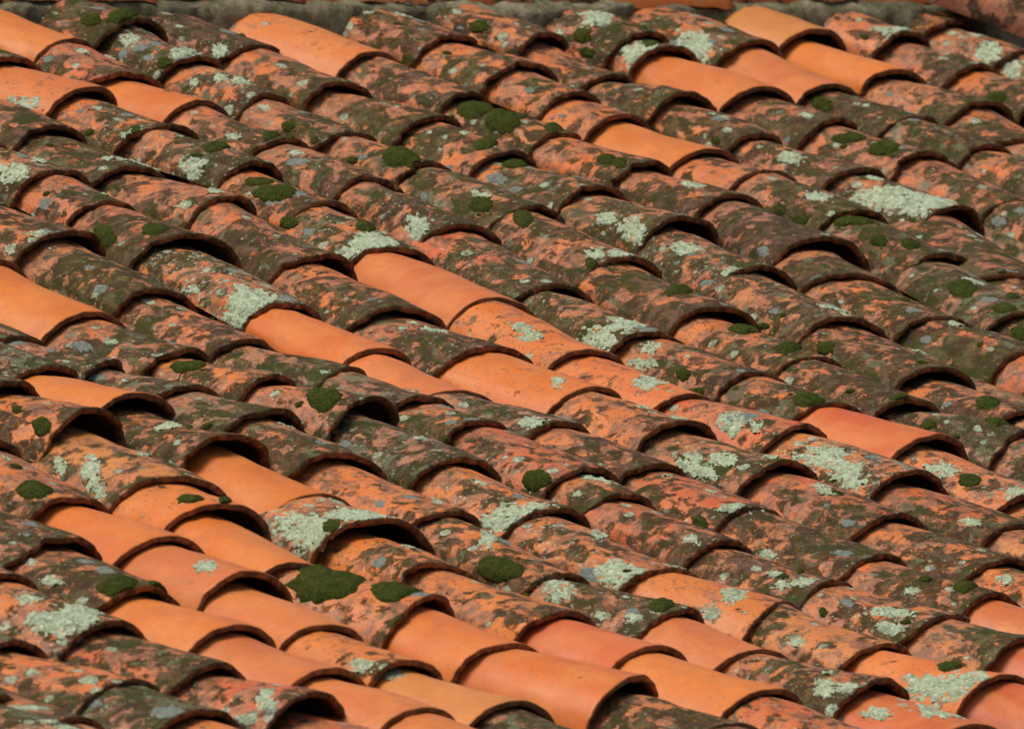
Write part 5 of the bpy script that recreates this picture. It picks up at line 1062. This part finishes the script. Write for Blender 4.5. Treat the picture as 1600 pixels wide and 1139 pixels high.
# ------------------------------------------------------------------ roof bed: channels of the under-tiles running down between the covers
def bed():
    V = []; F = []; nu, nv = 420, 90
    for i in range(nv+1):
        v = -2.25 + 5.0*i/nv
        for j in range(nu+1):
            u = -5 + 10.2*j/nu
            ph = (u - .09*v - BED_OFF)/.296
            h = -.012 + .030*math.cos(2*math.pi*ph) + .005*noise.noise(Vector((u*9, v*9, 0)))
            V.append((u, v, h))
    n = nu+1
    for i in range(nv):
        for j in range(nu):
            a = i*n+j; F.append((a, a+n, a+n+1, a+1))
    o = mesh_obj('roof_bed', V, F, M_TILE); o.matrix_world = ROOF.to_4x4()
    props(o, .9, 'g', .2, 5.5); o['kind'] = 'structure'
    # the far slope, so that the ridge has a back
    o2 = mesh_obj('roof_back_slope', [(-5, 0, 0), (5.2, 0, 0), (5.2, 3.5, -1.2), (-5, 3.5, -1.2)], [(0, 1, 2, 3)], M_TILE)
    o2.location = ROOF @ Vector((0, -2.2, 0)); props(o2, .8, 'r', .2, 8.5); o2['kind'] = 'structure'
bed()

# ------------------------------------------------------------------ ridge: a bed of mortar with cap tiles on it
def ridge():
    V = []; F = []; nu = 900; prof = [(-1.92, -.05), (-1.935, .0), (-1.948, .045), (-1.956, .078), (-1.962, .098), (-1.985, .108), (-2.1, .14), (-2.25, .11), (-2.34, -.05)]
    for j in range(nu+1):
        u = -4.8 + 9.8*j/nu
        for (v, h) in prof:
            d = .022*noise.noise(Vector((u*2.6, h*4, 1))) + .012*noise.noise(Vector((u*9, h*12, 7))) + .010*noise.noise(Vector((u*30, h*40, 3)))
            V.append((u, v + d, h + .012*noise.noise(Vector((u*11, v*10, 9)))))
    n = len(prof)
    for j in range(nu):
        for i in range(n-1):
            a = j*n+i; F.append((a, a+1, a+1+n, a+n))
    o = mesh_obj('ridge_mortar', V, F, M_MORTAR); o.matrix_world = ROOF.to_4x4(); o['seed'] = 2.0
    o['label'] = 'crumbling grey-green strip of mortar bedding along the ridge'; o['category'] = 'mortar'; o['kind'] = 'structure'
    rnd = random.Random(3); u = -4.6; k = 0
    while u < 4.9:
        L = rnd.uniform(.40, .46); V = []; F = []; lip = []; edge = []; fresh = []
        ns, nt = 24, 26; R0 = .165; wz = rnd.uniform(-.004, .006); q = rnd.uniform(0, 40); wv = rnd.uniform(-.006, .006)
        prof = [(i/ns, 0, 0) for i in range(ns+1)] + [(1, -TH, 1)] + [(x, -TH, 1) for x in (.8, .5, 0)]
        for (x, off, lp) in prof:
            r = R0*(.95+.05*x) + off
            for j in range(nt+1):
                a = -1.50 + 3.0*j/nt
                d = .003*noise.noise(Vector((a*2, x*3, q))) + .0018*noise.noise(Vector((a*7, x*9, q)))
                z = .030*noise.noise(Vector((x*9, q, a))) * (0 if abs(a) < 1.4 else .3)
                V.append((u + x*(L+.03) + .006*noise.noise(Vector((a*3, q, 1)))*(x > .95), math.sin(a)*(r+d), math.cos(a)*(r*.72+d) + z))
                e = lp
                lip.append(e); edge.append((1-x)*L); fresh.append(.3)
        n = nt+1
        for i in range(len(prof)-1):
            for j in range(nt):
                b = i*n+j; F.append((b, b+1, b+1+n, b+n))
        for i in range(ns+1):                        # close the long lower edges with a rim
            pass
        hue = 'oroporyo'[k % 8]; dirt = (.12, .55, .3, .5, .35, .6, .08, .45)[(k*3) % 8]
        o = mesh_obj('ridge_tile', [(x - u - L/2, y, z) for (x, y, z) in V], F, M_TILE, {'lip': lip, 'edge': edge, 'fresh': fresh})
        o.location = ROOF @ Vector((u + L/2, -1.950+wv, .111+wz)) + Vector((0, .190, -.0084))
        props(o, dirt, hue, .4, q)
        o['group'] = 'cap tiles along the ridge'; o['category'] = 'ridge tile'; o['kind'] = 'thing'
        o['label'] = RIDGE_LABELS[k] if k < len(RIDGE_LABELS) else 'weathered clay cap tile on the ridge beyond the picture'
        u += L - .004; k += 1
RIDGE_OUT = 'clay cap tile of the ridge lying beyond the edge of the picture'
RIDGE_LABELS = ['weathered clay cap tile on the ridge, place twelve to the left of the picture', 'weathered clay cap tile on the ridge, place eleven to the left of the picture', 'weathered clay cap tile on the ridge, place ten to the left of the picture', 'weathered clay cap tile on the ridge, place nine to the left of the picture', 'weathered clay cap tile on the ridge, place eight to the left of the picture', 'weathered clay cap tile on the ridge, place seven to the left of the picture', 'weathered clay cap tile on the ridge, place six to the left of the picture', 'weathered clay cap tile on the ridge, place five to the left of the picture', 'weathered clay cap tile on the ridge, place four to the left of the picture', 'weathered clay cap tile on the ridge, place three to the left of the picture', 'weathered clay cap tile on the ridge, place two to the left of the picture', 'weathered clay cap tile on the ridge, place one to the left of the picture', 'cap tile on the ridge above the top left corner tile', 'grey-stained ridge cap tile, second from the left', 'orange ridge cap tile, third from the left', 'ridge cap tile left of the top centre', 'ridge cap tile at the top centre', 'ridge cap tile right of the top centre', 'orange ridge cap tile at upper right, third from the right', 'ridge cap tile second from the right end', 'rightmost ridge cap tile above the raised loose tile', 'weathered clay cap tile on the ridge, beyond the right end of the picture', 'weathered clay cap tile on the ridge, beyond the right end of the picture', 'weathered clay cap tile on the ridge, beyond the right end of the picture', 'weathered clay cap tile on the ridge, beyond the right end of the picture']
ridge()
